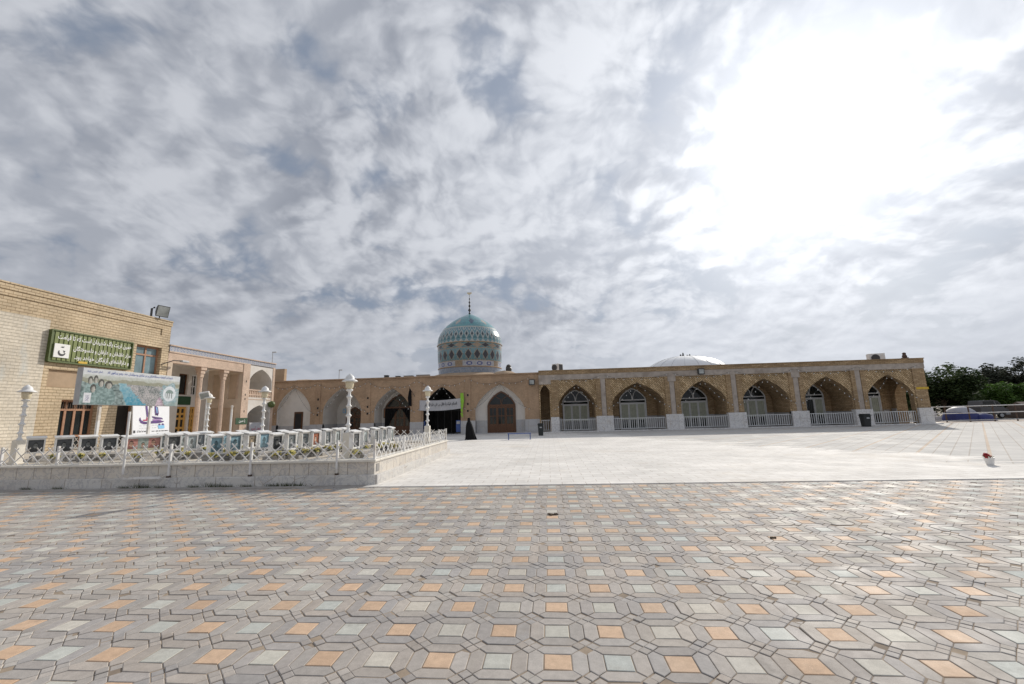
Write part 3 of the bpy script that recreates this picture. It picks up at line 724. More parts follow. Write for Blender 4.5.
cases = [(37, 436.7, 13.5, 'dark', 34), (65, 436, 13.6, 'dark', 30), (89, 435.5, 13.7, 'dark', 26), (110, 435, 13.8, 'dark', 22), (143, 435, 13.1, 'wide', 18), (165, 433, 14.7, 'ash', 18), (174, 433.5, 13.5, 'dark', 16),
         (184, 432, 15.4, 'pale', 12), (192, 433, 13.7, 'pale', 14), (200, 432, 14.9, 'ash', 12), (207.5, 431.5, 15.5, 'pale', 12), (216, 434.5, 12.75, 'blue', 12), (226, 432, 14.4, 'blue', 10), (235, 432.7, 13.1, 'blue', 12),
         (242.5, 430.5, 15.7, 'ash', 10), (251, 432.2, 13.3, 'sepia', 4), (264, 431, 14.1, 'blue', 12), (276.5, 433, 12.8, 'dark', 8), (283, 430.2, 15.2, 'pale', 8), (291, 431.7, 13.0, 'ash', 8), (299, 429.8, 15.0, 'ash', 6), (304.5, 430.5, 13.6, 'ash', 6),
         (315, 430, 14.0, 'red', 6), (327, 429, 14.8, 'ash', 4), (337, 428.3, 15.3, 'pale', 4), (344.5, 427.8, 16.3, 'dark', 4), (355, 430.3, 12.95, 'dark', 2), (364.5, 428.3, 14.4, 'pale', 2), (375, 427.6, 15.0, 'ash', 0), (383, 427, 15.9, 'ash', 0), (391, 426.8, 15.3, 'pale', -2)]
tot = {}
for c in cases: tot[c[3]] = tot.get(c[3], 0) + 1
seen = {}
for idx, (px, py, Y, kind, tilt) in enumerate(cases):
    q = at_y(px, py, Y); k = seen[kind] = seen.get(kind, 0) + 1
    lab = LOOK[kind] + (f', {ORD[k - 1]} of its colour from the left' if tot[kind] > 1 else ' on the terrace')
    proto, used = PRO[kind]
    dz = q.z - 0.86
    o = again(proto, used, (q.x, Y, TZ - 0.004), R(-tilt), lab)
    o.scale = (1, 1, (dz + 0.86 - TZ) / 0.86 if 0.6 < (q.z - TZ) / 0.86 < 1.3 else 1)
    name = LOOK[kind].replace('white memorial case with a ', 'case with the ').replace('wide white memorial case with two red portraits side by side', 'wide case with two red portraits').replace(' portrait', ' portrait', 1)
    which = f'{ORD[idx]} memorial case from the left'
    if kind != 'wide' and idx not in (5, 7, 10, 14, 18, 20):
        s_ = gsl if not GS else copy_tree(gsl)
        GS.append(s_); s_.location = (q.x - 0.05, Y + 0.72, TZ - 0.004); s_.rotation_euler = (0, 0, R(90 - tilt * 0.2)); s_['label'] = f'grey stepped grave slab behind the {which}'
    if idx not in (0, 6, 9, 16, 25):
        a = R(-tilt); 
        again(fp, FP, (q.x + 0.30 * math.cos(a) - 0.10, Y + 0.30 * math.sin(a) - 0.22, TZ - 0.004), idx * 0.7, f'pot of pale yellow flowers at the foot of the {which}')

# baluster lamp posts
def lamp_proto():
    t = thing('lamp_post', '', 'lamp post', (0, 0, 0), 0, 'white baluster lamp posts on the terrace')
    p = MB(); p.box(-0.115, 0.115, -0.115, 0.115, 0, 0.77); p.box(-0.14, 0.14, -0.14, 0.14, 0, 0.06); p.build('pedestal', 'coping', t, bevel=0.012, local=True)
    pr = [(0.10, 0.77), (0.07, 0.80), (0.055, 0.84)]
    for k in range(4):
        z = 0.84 + k * 0.29
        pr += [(0.042, z + 0.02), (0.045, z + 0.09), (0.06, z + 0.12), (0.088, z + 0.15), (0.092, z + 0.165), (0.06, z + 0.19), (0.045, z + 0.22), (0.042, z + 0.285)]
    pr += [(0.05, 2.03), (0.10, 2.06), (0.11, 2.09), (0.06, 2.11)]
    p = MB(); p.lathe(pr, 14); p.build('baluster_column', 'white_plastic', t, smooth=True, local=True)
    p = MB(); p.lathe([(0.07, 2.112), (0.11, 2.16), (0.13, 2.32), (0.12, 2.338)], 14); g = p.build('lantern_glass', 'cream', t, smooth=True, local=True)
    p = MB(); p.lathe([(0.13, 2.34), (0.235, 2.345), (0.245, 2.36), (0.19, 2.40), (0.135, 2.425), (0.135, 2.47), (0.10, 2.53), (0.05, 2.57), (0.015, 2.60)], 18); p.build('lantern_cap', 'white_plastic', t, smooth=True, local=True)
    return t
LP = []; lp = lamp_proto()
for (x, y, lab) in ((-17.45, 13.0, 'white baluster lamp post at the left edge, in front of the pale brick wall'), (-6.2, 13.0, 'tallest looking white baluster lamp post near the front right corner of the terrace'),
                    (-5.5, 19.4, 'white baluster lamp post at the back right corner, before the bannered portal'), (-11.5, 16.6, 'white baluster lamp post before the two arched balcony bays'),
                    (-16.5, 19.7, 'white baluster lamp post before the columned porch')):
    again(lp, LP, (x, y, TZ - 0.004), 0.0, lab)
p = thing('floodlight_pole', 'slim white pole with a small square floodlight before the porch columns', 'light pole', (-16.55, 19.6, TZ))
m = MB(); m.tube([(-16.55, 19.6, TZ - 0.004), (-16.53, 19.6, 3.0)], 0.035, 8); m.build('pole', 'white_metal', p)
m = MB(); q = Matrix.Translation((-16.6, 19.52, 3.08)) @ Matrix.Rotation(R(25), 4, 'X') @ Matrix.Rotation(R(30), 4, 'Z'); m.xbox(q, (0.42, 0.16, 0.34)); fl = m.build('floodlight', 'white_metal', p, bevel=0.02)
m = MB(); q2 = q @ Matrix.Translation((0, -0.082, 0)); m.xbox(q2, (0.34, 0.01, 0.26)); m.build('lens', 'glass_lamp', fl)
m = MB(); m.tube([(-15.2, 19.6, TZ - 0.004), (-15.2, 19.6, 2.5)], 0.045, 8); m.lathe([(0.06, 0), (0.06, 0.03), (0.02, 0.06)], 8, (-15.2, 19.6, 2.5))
tag(m.build('flag_pole', 'white_metal'), 'plain short white pole without a lamp, standing right of the porch columns', 'pole')

# mural billboard on two posts
bb = thing('billboard', 'long grey-blue mural billboard on two white posts with blue lettering along its top', 'billboard', (-16.0, 15.3, TZ))
BX, BY0, BY1, BZ0, BZ1 = -16.0, 13.42, 17.38, 2.50, 3.78
m = MB(); m.box(BX - 0.22, BX, BY0, BY1, BZ0, BZ1); m.build('box_frame', 'grey_metal', bb, bevel=0.01)
def mural(u, v):
    n1 = vnoise(u * 70, v * 26, 1); n2 = vnoise(u * 16, v * 7, 2); n3 = vnoise(u * 130, v * 45, 3); n4 = hsh(math.floor(u * 240), math.floor(v * 84), 9)
    if v > 0.83: return lerp((0.50, 0.53, 0.56), (0.57, 0.59, 0.60), n2)
    c = lerp((0.20, 0.29, 0.30), (0.42, 0.45, 0.43), n2 * 0.6 + n1 * 0.4)
    if v > 0.60: c = lerp(c, lerp((0.36, 0.36, 0.30), (0.50, 0.52, 0.50), (v - 0.60) * 4 + (n1 - 0.5) * 0.5), 0.85)
    if v > 0.48 + 0.06 * math.sin(u * 9) + n1 * 0.18 and v < 0.70 + n2 * 0.06: c = lerp(c, (0.23, 0.23, 0.17), 0.65)
    x0 = 0.33 + (0.60 - v) * 0.14 + (n2 - 0.5) * 0.05; x1 = 0.37 + (0.70 - v) * 0.36 + (n1 - 0.5) * 0.05
    if v < 0.64 and x0 < u < x1: c = lerp((0.09, 0.27, 0.37), (0.36, 0.47, 0.50), v * 0.9 + n1 * 0.5 - 0.2)
    elif v < 0.62 and u >= x1 and u < 0.86: c = lerp((0.10, 0.13, 0.13), (0.54, 0.51, 0.52), n3 * 0.55 + n4 * 0.3 + n2 * 0.35 - 0.15)
    elif u < x0 and v < 0.56 + 0.1 * n2: c = lerp((0.10, 0.13, 0.13), (0.36, 0.44, 0.44), n1 * 0.7 + n2 * 0.5 - 0.15)
    for (fx_, fy, s) in ((0.07, 0.66, 0.034), (0.115, 0.69, 0.032), (0.165, 0.60, 0.042), (0.10, 0.44, 0.04), (0.235, 0.56, 0.056)):
        if ((u - fx_) / (s * 1.25)) ** 2 + ((v - (fy - 0.36)) / 0.30) ** 2 < 1: c = lerp((0.12, 0.17, 0.17), (0.32, 0.41, 0.41), n1 * 0.8 + n4 * 0.2)
        if ((u - fx_) / (s * 0.62)) ** 2 + ((v - fy - 0.015) / 0.115) ** 2 < 1: c = lerp((0.06, 0.065, 0.06), (0.15, 0.15, 0.14), n4)
        if ((u - fx_ - s * 0.06) / (s * 0.42)) ** 2 + ((v - fy + 0.02) / 0.085) ** 2 < 1: c = lerp((0.22, 0.22, 0.20), (0.46, 0.45, 0.42), (u - fx_) / s + 0.5 + (n4 - 0.5) * 0.5)
    r = math.hypot((u - 0.885) * 3.2, v - 0.40)
    if r < 0.34 + 0.05 * math.sin(14 * math.atan2(v - 0.40, u - 0.885)): c = lerp((0.17, 0.26, 0.30), (0.44, 0.52, 0.54), n1 * 0.6 + n4 * 0.4)
    if r < 0.25:
        c = lerp((0.52, 0.57, 0.61), (0.64, 0.67, 0.70), n1)
        if math.hypot((u - 0.885) * 3.2, (v - 0.42) * 1.3) < 0.15 and v > 0.42: c = lerp((0.17, 0.23, 0.23), (0.28, 0.34, 0.32), n4)
        if 0.25 < v < 0.43 and abs((u - 0.885) * 3.2) < 0.15 and (u * 60) % 1.6 < 0.8: c = (0.24, 0.27, 0.27)
    if v < 0.27 and abs(u - 0.775) < 0.045 * (1 - v / 0.27) ** 0.5: c = lerp((0.54, 0.46, 0.52), (0.34, 0.27, 0.33), n1 + (u - 0.775) * 8)
    if 0.03 < u < 0.09 and 0.05 < v < 0.32: c = (0.60, 0.61, 0.64) if not (0.047 < u < 0.073 and 0.1 < v < 0.26 and n4 > 0.35) else (0.34, 0.34, 0.42)
    return tuple(max(0.02, (q - 0.30) * 1.15 + 0.26) for q in c) if v <= 0.83 else c
m = MB(); paint_grid(m, lambda u, v: (BX + 0.004, (BY0 + BY1) / 2 + u, (BZ0 + BZ1) / 2 + v), BY1 - BY0 - 0.02, BZ1 - BZ0 - 0.02, 240, 84, mural)
mu = m.build('mural', 'paint', bb, recalc=False)
pl = lambda cy, cz, x: (lambda u, v: Vector((x, cy + u, cz + v)) - Vector(bb.location))
lettering('lettering', 'شهدا در قهقهه مستانه‌شان و در شادی وصولشان عند ربهم یرزقون اند', 2.75, 0.14, 'ink_blue', mu, pl(15.62, 3.665, BX + 0.008), 0.012)
lettering('lettering', 'امام خمینی (ره)', 0.5, 0.10, 'ink_blue', mu, pl(13.82, 3.66, BX + 0.008), 0.01)
for y in (14.25, 16.25):
    m = MB(); m.box(BX - 0.16, BX - 0.08, y - 0.04, y + 0.04, TZ - 0.004, BZ0); m.build('post', 'white_metal', bb)

# grass tufts along the foot of the wall
rr = random.Random(12)
def tuft():
    m = MB()
    for k in range(46):
        a = rr.uniform(0, 6.28); x = rr.gauss(0, 0.13); y = rr.uniform(-0.03, 0.02); h = rr.uniform(0.05, 0.15)
        dx, dy = rr.uniform(-0.06, 0.06), rr.uniform(-0.07, 0.0); w_ = 0.006
        m.poly([(x - w_, y, 0), (x + w_, y, 0), (x + dx, y + dy, h)])
    return m
tf = tag(tuft().build('grass_tuft', 'grass', recalc=False), '', 'grass tuft', 'grass tufts at the foot of the terrace wall'); TF = []
tx = [(-15.05, 'small'), (-14.05, 'small'), (-12.0, 'small'), (-11.45, 'large'), (-10.9, 'small'), (-9.9, 'small'), (-9.3, 'large'), (-8.9, 'small'), (-8.35, 'small'), (-7.6, 'small'), (-7.05, 'wide')]
for i, (x, s) in enumerate(tx):
    again(tf, TF, (x, TY0 - 0.13, 0.012), 0.0, f'{s} dark green grass tuft at the wall foot, {ORD[i]} from the left', {'small': (0.9, 1, 0.7), 'large': (1.3, 1.2, 1.2), 'wide': (2.0, 1.0, 0.9)}[s])

# ================================================================== LEFT BRICK BUILDING (faces +X)
LX = -24.8; TE = east(LX)
lb = thing('brick_building', 'two-storey yellow brick building with a whitewashed left part and a brown framed window', 'building', (LX, 18, 0))
LY0, LY1, LH = 6.0, 25.84, 8.46
holes = [(23.62, 25.32, 4.80, 6.60), (20.0, 21.8, 0.0, 3.12), (19.22, 21.7, 3.72, 4.62), (22.9, 23.9, 0.0, 3.1)]
m = MB(); holes_wall(m, TE, 18.98, LY1, 0, LH - 0.32, holes, 0.35)
m.build('wall', 'brick_sun', lb)
m = MB(); holes_wall(m, TE, LY0, 18.975, 7.07, LH - 0.32, [], 0.1); m.build('upper_wall', 'brick_sun', lb)
m = MB(); tbox(m, TE, LY0, 18.97, -0.02, 0.1, 0, 7.07); m.build('whitewashed_wall', 'brick_pale', lb)
m = MB(); tbox(m, TE, LY0, LY1 + 0.05, -0.04, 0.3, LH - 0.32, LH - 0.06); tbox(m, TE, LY0, LY1 + 0.06, -0.07, 0.35, LH - 0.06, LH + 0.02)
m.build('parapet', 'brick_sun', lb)
m = MB(); tbox(m, TE, LY0, 25.2, -0.05, 0.05, LH - 0.62, LH - 0.57); tbox(m, TE, 25.15, 25.25, -0.05, 0.05, LH - 1.0, LH - 0.625); m.build('string_course', 'brick_sun', lb)
m = MB(); m.box(LX - 12, LX - 0.36, LY0, LY1, 0, LH - 0.2); m.box(LX - 0.36, LX - 0.01, LY1 - 0.34, LY1, 0, LH - 0.33); m.build('main_block', 'brick_sun', lb)
def framed(root, T, u0, u1, z0, z1, d, fr, gl, nv=2, nh=0, name='window', rail=None, w=0.07):
    f = MB(); tbox(f, T, u0, u0 + w, d - 0.06, d, z0, z1); tbox(f, T, u1 - w, u1, d - 0.06, d, z0, z1); tbox(f, T, u0 + w, u1 - w, d - 0.06, d, z1 - w, z1); tbox(f, T, u0 + w, u1 - w, d - 0.06, d, z0, z0 + w)
    for k in range(1, nv): c = u0 + (u1 - u0) * k / nv; tbox(f, T, c - w * 0.5, c + w * 0.5, d - 0.055, d, z0 + w, z1 - w)
    for z in (rail or []): tbox(f, T, u0 + w, u1 - w, d - 0.062, d - 0.003, z - w * 0.5, z + w * 0.5)
    o = f.build(name, fr, root)
    g = MB(); tbox(g, T, u0 + 0.01, u1 - 0.01, d - 0.015, d - 0.005, z0 + 0.01, z1 - 0.01); g.build('pane', gl, o)
    return o
framed(lb, TE, 23.62, 25.32, 4.80, 6.60, 0.30, 'wood_red', 'glass_blue', 2, rail=[6.05], w=0.10)
dr = framed(lb, TE, 20.0, 21.8, 0.0, 3.12, 0.32, 'wood_red', 'glass', 4, name='door', rail=[2.62, 1.25], w=0.11)
m = MB()
for k in range(14): y = 20.15 + k * 0.115; tbox(m, TE, y, y + 0.02, 0.22, 0.24, 2.68, 3.05)
m.build('transom_grille', 'rust', dr)
framed(lb, TE, 22.9, 23.9, 0.0, 3.1, 0.30, 'wood_red', 'void', 1, name='side_door')
m = MB(); tbox(m, TE, 19.24, 21.68, 0.12, 0.3, 3.74, 4.60); m.build('blind_panel', 'mud', lb)
m = MB(); tbox(m, TE, 17.3, 17.36, -0.07, -0.02, 0.6, 3.1); m.build('drain_pipe', 'grey_metal', lb)

# olive sign with raised slats
sg = thing('wall_sign', 'olive green slatted sign with three lines of white Persian writing on the brick building', 'sign', (LX + 0.16, 21.2, 5.78))
SY0, SY1, SZ0, SZ1 = 18.98, 23.22, 4.98, 6.60
m = MB(); m.box(LX + 0.003, LX + 0.14, SY0, SY1, SZ0, SZ1); m.build('backing', 'green_dark', sg)
m = MB()
n = 18
for k in range(n):
    y = SY0 + 0.14 + (SY1 - SY0 - 0.28) * (k + 0.5) / n
    m.box(LX + 0.14, LX + 0.163, y - 0.085, y + 0.085, SZ0 + 0.09, SZ1 - 0.09)
m.build('slats', 'green', sg, bevel=0.008)
m = MB(); X0, X1 = LX + 0.02, LX + 0.20
m.box(X0, X1, SY0 - 0.02, SY0 + 0.04, SZ0, SZ1); m.box(X0, X1, SY1 - 0.04, SY1 + 0.02, SZ0, SZ1); m.box(X0, X1, SY0 + 0.04, SY1 - 0.04, SZ1 - 0.05, SZ1 + 0.02); m.box(X0, X1, SY0 + 0.04, SY1 - 0.04, SZ0 - 0.02, SZ0 + 0.05)
m.build('frame', 'green_dark', sg)
pl = lambda cy, cz, x=LX + 0.17: (lambda u, v: Vector((x, cy + u, cz + v)) - Vector(sg.location))
lettering('lettering', 'همین تربت پاک شهیدان است که تا قیامت', 3.85, 0.33, 'ink_white', sg, pl(21.2, 6.25), 0.02)
lettering('lettering', 'مزار عاشقان و عارفان و دلسوختگان', 3.1, 0.33, 'ink_white', sg, pl(21.6, 5.77), 0.02)
lettering('lettering', 'و دارالشفای آزادگان خواهد بود.', 2.95, 0.33, 'ink_white', sg, pl(21.62, 5.33), 0.02)
m = MB(); m.box(LX + 0.165, LX + 0.20, 19.16, 19.86, 5.22, 5.92); em = m.build('emblem_plate', 'ink_white', sg)
m = MB(); x = LX + 0.204
for k in range(9):
    a0, a1 = R(150 + k * 22), R(150 + (k + 1) * 22)
    r0, r1 = 0.15, 0.15
    w0 = 0.02 + 0.035 * math.sin(math.pi * k / 9); w1 = 0.02 + 0.035 * math.sin(math.pi * (k + 1) / 9)
    P_ = lambda a, r: (x, 19.52 + r * math.cos(a), 5.50 + r * math.sin(a))
    m.poly([P_(a0, r0 - w0), P_(a1, r1 - w1), P_(a1, r1 + w1), P_(a0, r0 + w0)])
m.poly([(x, 19.42, 5.74), (x, 19.55, 5.72), (x, 19.62, 5.80), (x, 19.48, 5.79)]); m.poly([(x, 19.55, 5.60), (x, 19.62, 5.45), (x, 19.67, 5.58)])
m.build('emblem', 'ink_black', em, recalc=False)
m = MB(); m.box(LX + 0.165, LX + 0.21, 20.35, 20.78, 5.03, 5.14); m.build('yellow_plate', 'yellow', sg)

# floodlight on the parapet, bracket lamp
f = thing('floodlight', 'big square grey floodlight on the roof corner of the brick building', 'floodlight', (LX, 24.75, LH + 0.02))
m = MB(); m.tube([(LX - 0.05, 24.35, LH + 0.02), (LX - 0.05, 24.35, LH + 0.55), (LX - 0.05, 24.52, LH + 0.66)], 0.06, 8); m.tube([(LX - 0.02, 24.9, LH + 0.02), (LX, 24.9, LH + 0.35)], 0.03, 6); m.build('bracket', 'dark_metal', f)
m = MB(); q = Matrix.Translation((LX + 0.1, 24.85, LH + 0.50)) @ Matrix.Rotation(R(-18), 4, 'Z') @ Matrix.Rotation(R(14), 4, 'Y')
a, b = 0.36, 0.15
vs = [q @ Vector(v) for v in ((-0.32, -b, -b), (-0.32, b, -b), (-0.32, b, b), (-0.32, -b, b), (0.22, -a, -a), (0.22, a, -a), (0.22, a, a), (0.22, -a, a))]
m.add(vs, [(0, 1, 2, 3), (4, 5, 6, 7), (0, 1, 5, 4), (1, 2, 6, 5), (2, 3, 7, 6), (3, 0, 4, 7)]); hd = m.build('housing', 'dark_metal', f)
m = MB(); m.xbox(q @ Matrix.Translation((0.232, 0, 0)), (0.02, 0.64, 0.64)); m.build('lens', 'glass_lamp', hd)
f = thing('wall_lamp', 'small lamp on an angled arm at the right corner of the brick building', 'wall lamp', (LX, 25.75, 5.9))
m = MB(); m.tube([(LX, 25.4, 5.55), (LX + 0.35, 25.9, 5.85), (LX + 0.5, 26.3, 5.86)], 0.035, 6); m.build('arm', 'dark_metal', f)
m = MB(); m.xbox(Matrix.Translation((LX + 0.55, 26.55, 5.85)), (0.22, 0.55, 0.12)); m.build('lamp_head', 'grey_metal', f, bevel=0.02)

# white poster leaning at the wall
po = thing('poster', 'white poster with large purple Persian calligraphy leaning before the brick building', 'poster', (-24.1, 24.35, 0))
tl = 0.10
PX = lambda z: -23.9 - z * tl
m = MB(); m.add([(PX(z) + dx, y, z) for z in (0.85, 3.55) for y in (23.25, 25.68) for dx in (-0.05, 0.0)], [(0, 1, 3, 2), (4, 5, 7, 6), (0, 1, 5, 4), (2, 3, 7, 6), (0, 2, 6, 4), (1, 3, 7, 5)]); m.build('board', 'paper', po)
m = MB(); m.bar((PX(0) - 0.1, 23.3, 0.0), (PX(3.4) - 0.08, 23.3, 3.4), 0.06); m.bar((PX(0) - 0.1, 25.4, 0.0), (PX(3.4) - 0.08, 25.4, 3.4), 0.06); m.build('stand', 'grey_metal', po)
pl = lambda cy, cz, o=0.008: (lambda u, v: Vector((PX(cz + v) + o, cy + u, cz + v)) - Vector(po.location))
Z_ = lambda py: 2.83 - (py - 110) * (2.83 - 1.28) / 510.0
Y_ = lambda px, py: 23.17 + (px - (195 - (py - 110) * 0.105)) / 690.0 * 2.40 + 0.1
def stroke(name, mat, polys, o=0.014):
    m = MB()
    for P_ in polys:
        P_ = [(PX(Z_(py)) + o, Y_(px, py), Z_(py)) for px, py in P_]
        c_ = tuple(sum(q[i] for q in P_) / len(P_) for i in range(3))
        if name == 'ribbon': m.poly(P_)
        else: m.poly(P_)
    return m.build(name, mat, po, recalc=False)
def band_(pts):            # (x, y, width) along a pen path -> quads
    out = []
    for (x0, y0, w0), (x1, y1, w1) in zip(pts, pts[1:]):
        L = math.hypot(x1 - x0, y1 - y0); nx, ny = -1.3 * (y1 - y0) / L, 1.3 * (x1 - x0) / L
        out.append([(x0 - nx * w0, y0 - ny * w0), (x1 - nx * w1, y1 - ny * w1), (x1 + nx * w1, y1 + ny * w1), (x0 + nx * w0, y0 + ny * w0)])
    return out
# the word, written as pen strokes: final letter and bowl at the left, two tall strokes, long toothed base and two dots
stroke('calligraphy', 'ink_purple', band_([(300, 330, 3), (290, 360, 10), (297, 400, 17), (330, 430, 20), (390, 440, 18), (440, 432, 14), (520, 425, 20), (620, 420, 22), (700, 418, 14), (745, 412, 4)])
       + band_([(428, -110, 14), (430, 0, 14), (432, 200, 14), (432, 320, 12)]) + band_([(605, -110, 12), (605, 100, 14), (600, 240, 16), (612, 285, 20), (636, 262, 14), (640, 120, 8)])
       + band_([(520, 310, 4), (545, 330, 16), (600, 345, 16), (660, 348, 14), (715, 352, 8), (715, 376, 3)]))
stroke('dots', 'ink_purple', [[(625, 475), (648, 452), (672, 475), (650, 498)], [(690, 472), (715, 450), (745, 472), (718, 496)]], 0.018)
stroke('red_stroke', 'ink_red', [[(400, 395), (412, 330), (425, 318), (440, 392)], [(340, 390), (350, 370), (400, 372), (430, 395), (345, 398)]], 0.016)
stroke('violet_stroke', 'ink_violet', [[(525, 365), (600, 372), (690, 374), (690, 400), (600, 398), (525, 402)]], 0.011)
stroke('blue_stroke', 'ink_sky', [[(615, 490), (745, 490), (742, 555), (625, 560)], [(612, 130), (632, 130), (628, 240), (615, 250)]], 0.0165)
m = MB()
for py, x0, x1 in ((495, 265, 420), (540, 265, 430), (580, 225, 400), (488, 500, 600), (540, 500, 590)):
    x = x0
    while x < x1:
        w_ = 14 + 40 * hsh(x, py); m.poly([(PX(Z_(q)) + 0.01, Y_(p, q), Z_(q)) for p, q in ((x, py), (min(x + w_, x1), py), (min(x + w_, x1), py - 8), (x, py - 8))]); x += w_ + 16
m.build('fine_print', 'grey_metal', po, recalc=False)
m = MB()
for x0, x1 in ((215, 420), (490, 540), (565, 815)):
    x = x0
    while x < x1:
        w_ = 14 + 40 * hsh(x, 3); m.poly([(PX(Z_(q)) + 0.01, Y_(p, q), Z_(q)) for p, q in ((x, 612), (min(x + w_, x1), 612), (min(x + w_, x1), 595), (x, 595))]); x += w_ + 12
m.poly([(PX(Z_(q)) + 0.01, Y_(p, q), Z_(q)) for p, q in ((150, 625), (185, 625), (190, 575), (155, 575))]); m.build('foot_print', 'ink_black', po, recalc=False)

# ================================================================== PORCH BUILDING (faces +X, columned porch, arched balcony)
pb = thing('porch_building', 'two-storey plastered porch building with brick columns, ochre doors and an arched balcony', 'building', (LX, 32, 0))
BX0 = -27.8
m = MB(); m.box(LX - 12, BX0 - 0.5, 25.9, 36.95, 0, 6.6); m.box(-31, -26.6, 41.2, 41.6, 5.57, 6.95); m.build('main_block', 'mud', pb)
TB = east(BX0)
m = MB(); holes = [(26.6, 27.5, 0, 3.0), (28.2, 29.1, 0, 3.0), (30.2, 31.15, 0, 3.0), (31.35, 32.0, 0, 3.0), (26.6, 27.6, 3.9, 5.5), (28.3, 29.2, 3.9, 5.5), (30.1, 30.95, 3.9, 5.5), (31.3, 31.9, 3.9, 5.5)]
holes_wall(m, TB, 25.9, 32.9, 0, 6.3, holes, 0.25); m.build('porch_back_wall', 'plaster', pb)
for (a, b, e, f_) in holes[:4]: framed(pb, TB, a, b, e, f_, 0.2, 'wood_yellow', 'glass', 2, name='door', rail=[0.7, 1.4, 2.1, 2.45], w=0.16)
for (a, b, e, f_) in holes[4:]: framed(pb, TB, a, b, e, f_, 0.2, 'wood' if a < 30.5 else 'white_metal', 'glass', 1 if a < 31 else 2, name='window', rail=[4.6] if a > 31 else [], w=0.08)
# porch end walls, ceiling, lintel, tile band
m = MB(); m.box(BX0 + 0.003, LX - 0.01, 25.9, 26.25, 0, 6.3); m.build('near_wall', 'plaster_tan', pb)
TW = lambda u, d, z: (u, 32.9 + d, z)
m = MB(); holes_wall(m, TW, BX0 + 0.003, LX - 0.02, 0, 6.0, [(-27.4, -26.3, 3.6, 5.6), (-26.0, -25.1, 3.6, 5.6), (-27.3, -25.3, 0.9, 2.9)], 0.12); m.build('far_wall', 'plaster_tan', pb)
m = MB(); tbox(m, TW, -27.4, -25.1, 0.10, 0.3, 3.5, 5.7); tbox(m, TW, -27.3, -25.3, 0.10, 0.3, 0.8, 3.0); m.build('wall_niches', 'panel', pb)
m = MB(); m.box(BX0 + 0.003, LX - 0.3, 26.25, 32.88, 6.02, 6.3); m.build('porch_ceiling', 'plaster', pb)
m = MB(); m.box(LX - 0.30, LX, 25.86, 32.9, 5.75, 6.42); m.build('lintel', 'brick_rose', pb)
m = MB(); m.box(LX - 0.4, LX + 0.05, 25.86, 33.7, 6.42, 6.50); m.box(LX - 0.5, LX + 0.10, 25.86, 37.05, 6.86, 6.93); m.build('cornice', 'brick_rose', pb)
def band(u, v):
    k = (u * 44) % 1.0
    c = (0.44, 0.44, 0.46)
    if abs(k - 0.5) + abs(v - 0.5) < 0.42: c = (0.24, 0.28, 0.40)
    if abs(k - 0.5) + abs(v - 0.5) < 0.18: c = (0.52, 0.50, 0.46)
    return c
m = MB(); paint_grid(m, lambda u, v: (LX + 0.02, 31.46 + u, 6.68 + v), 11.15, 0.36, 330, 8, band); m.box(LX - 0.4, LX + 0.01, 25.88, 37.03, 6.50, 6.86, (0.3, 0.3, 0.33)); m.build('tile_band', 'tile', pb, recalc=False)
for y in (28.95, 31.15):
    c = MB(); c.lathe([(0.25, 0), (0.25, 0.5), (0.165, 0.56), (0.155, 4.95), (0.18, 5.0)], 8, (LX - 0.3, y, 0)); col_ = c.build('column', 'brick_rose', pb)
    c = MB(); c.box(LX - 0.54, LX - 0.04, y - 0.27, y + 0.27, 5.52, 5.745); c.box(LX - 0.49, LX - 0.11, y - 0.20, y + 0.20, 5.26, 5.52); c.box(LX - 0.45, LX - 0.15, y - 0.16, y + 0.16, 5.0, 5.26); c.build('capital', 'brick_rose', col_, bevel=0.02)
m = MB(); m.box(LX - 0.5, LX + 0.04, 32.9 + 0.01, 33.7, 0, 6.42); m.build('corner_pier', 'brick_rose', pb)
for z, w_ in ((4.95, 0.10), (3.85, 0.09), (3.5, 0.09), (2.5, 0.09)):
    m = MB(); m.box(LX + 0.03, LX + 0.05, 33.3 - w_ / 2, 33.3 + w_ / 2, z, z + 0.16); m.build('pier_slot', 'void', pb)
# arched bay
m = MB(); arch_wall(m, TE, 33.7, 36.7, 0, 3.55, 35.2, 1.4, 2.3, 3.1); arch_wall(m, TE, 33.7, 36.7, 4.35, 6.42, 35.2, 1.42, 5.2, 6.2)
m.build('arch_wall', 'plaster', pb)
m = MB(); arch_soffit(m, TE, 35.2, 1.4, 0, 2.3, 3.1, 0, 2.2); arch_soffit(m, TE, 35.2, 1.42, 4.35, 5.2, 6.2, 0, 2.2); m.box(LX - 2.2, LX - 0.01, 33.72, 36.68, 3.56, 3.75)
m.build('bay_vault', 'plaster', pb)
m = MB(); tbox(m, TE, 33.72, 36.68, 2.2, 2.4, 0, 6.3); m.build('bay_back_wall', 'plaster', pb)
framed(pb, TE, 34.6, 35.5, 0.0, 2.5, 2.19, 'dark_metal', 'glass', 3, name='door', rail=[1.2])
m = MB()
n = 13
for r_, z in ((0, 3.62), (1, 4.02)):
    for k in range(n + 1):
        y = 33.72 + (36.68 - 33.72 - 0.12) * (k if r_ == 0 else k + 0.0) / n
        tbox(m, TE, y, y + 0.12, 0.02, 0.14, z, z + 0.30)
tbox(m, TE, 33.7, 36.7, -0.02, 0.16, 3.55, 3.62); tbox(m, TE, 33.7, 36.7, 0.0, 0.15, 3.92, 4.02); tbox(m, TE, 33.7, 36.7, -0.03, 0.17, 4.32, 4.42)
m.build('balustrade', 'brick_rose', pb)
m = MB(); m.box(LX - 0.5, LX + 0.03, 36.702, 37.0, 0, 6.495); m.build('corner_pier', 'brick_rose', pb)
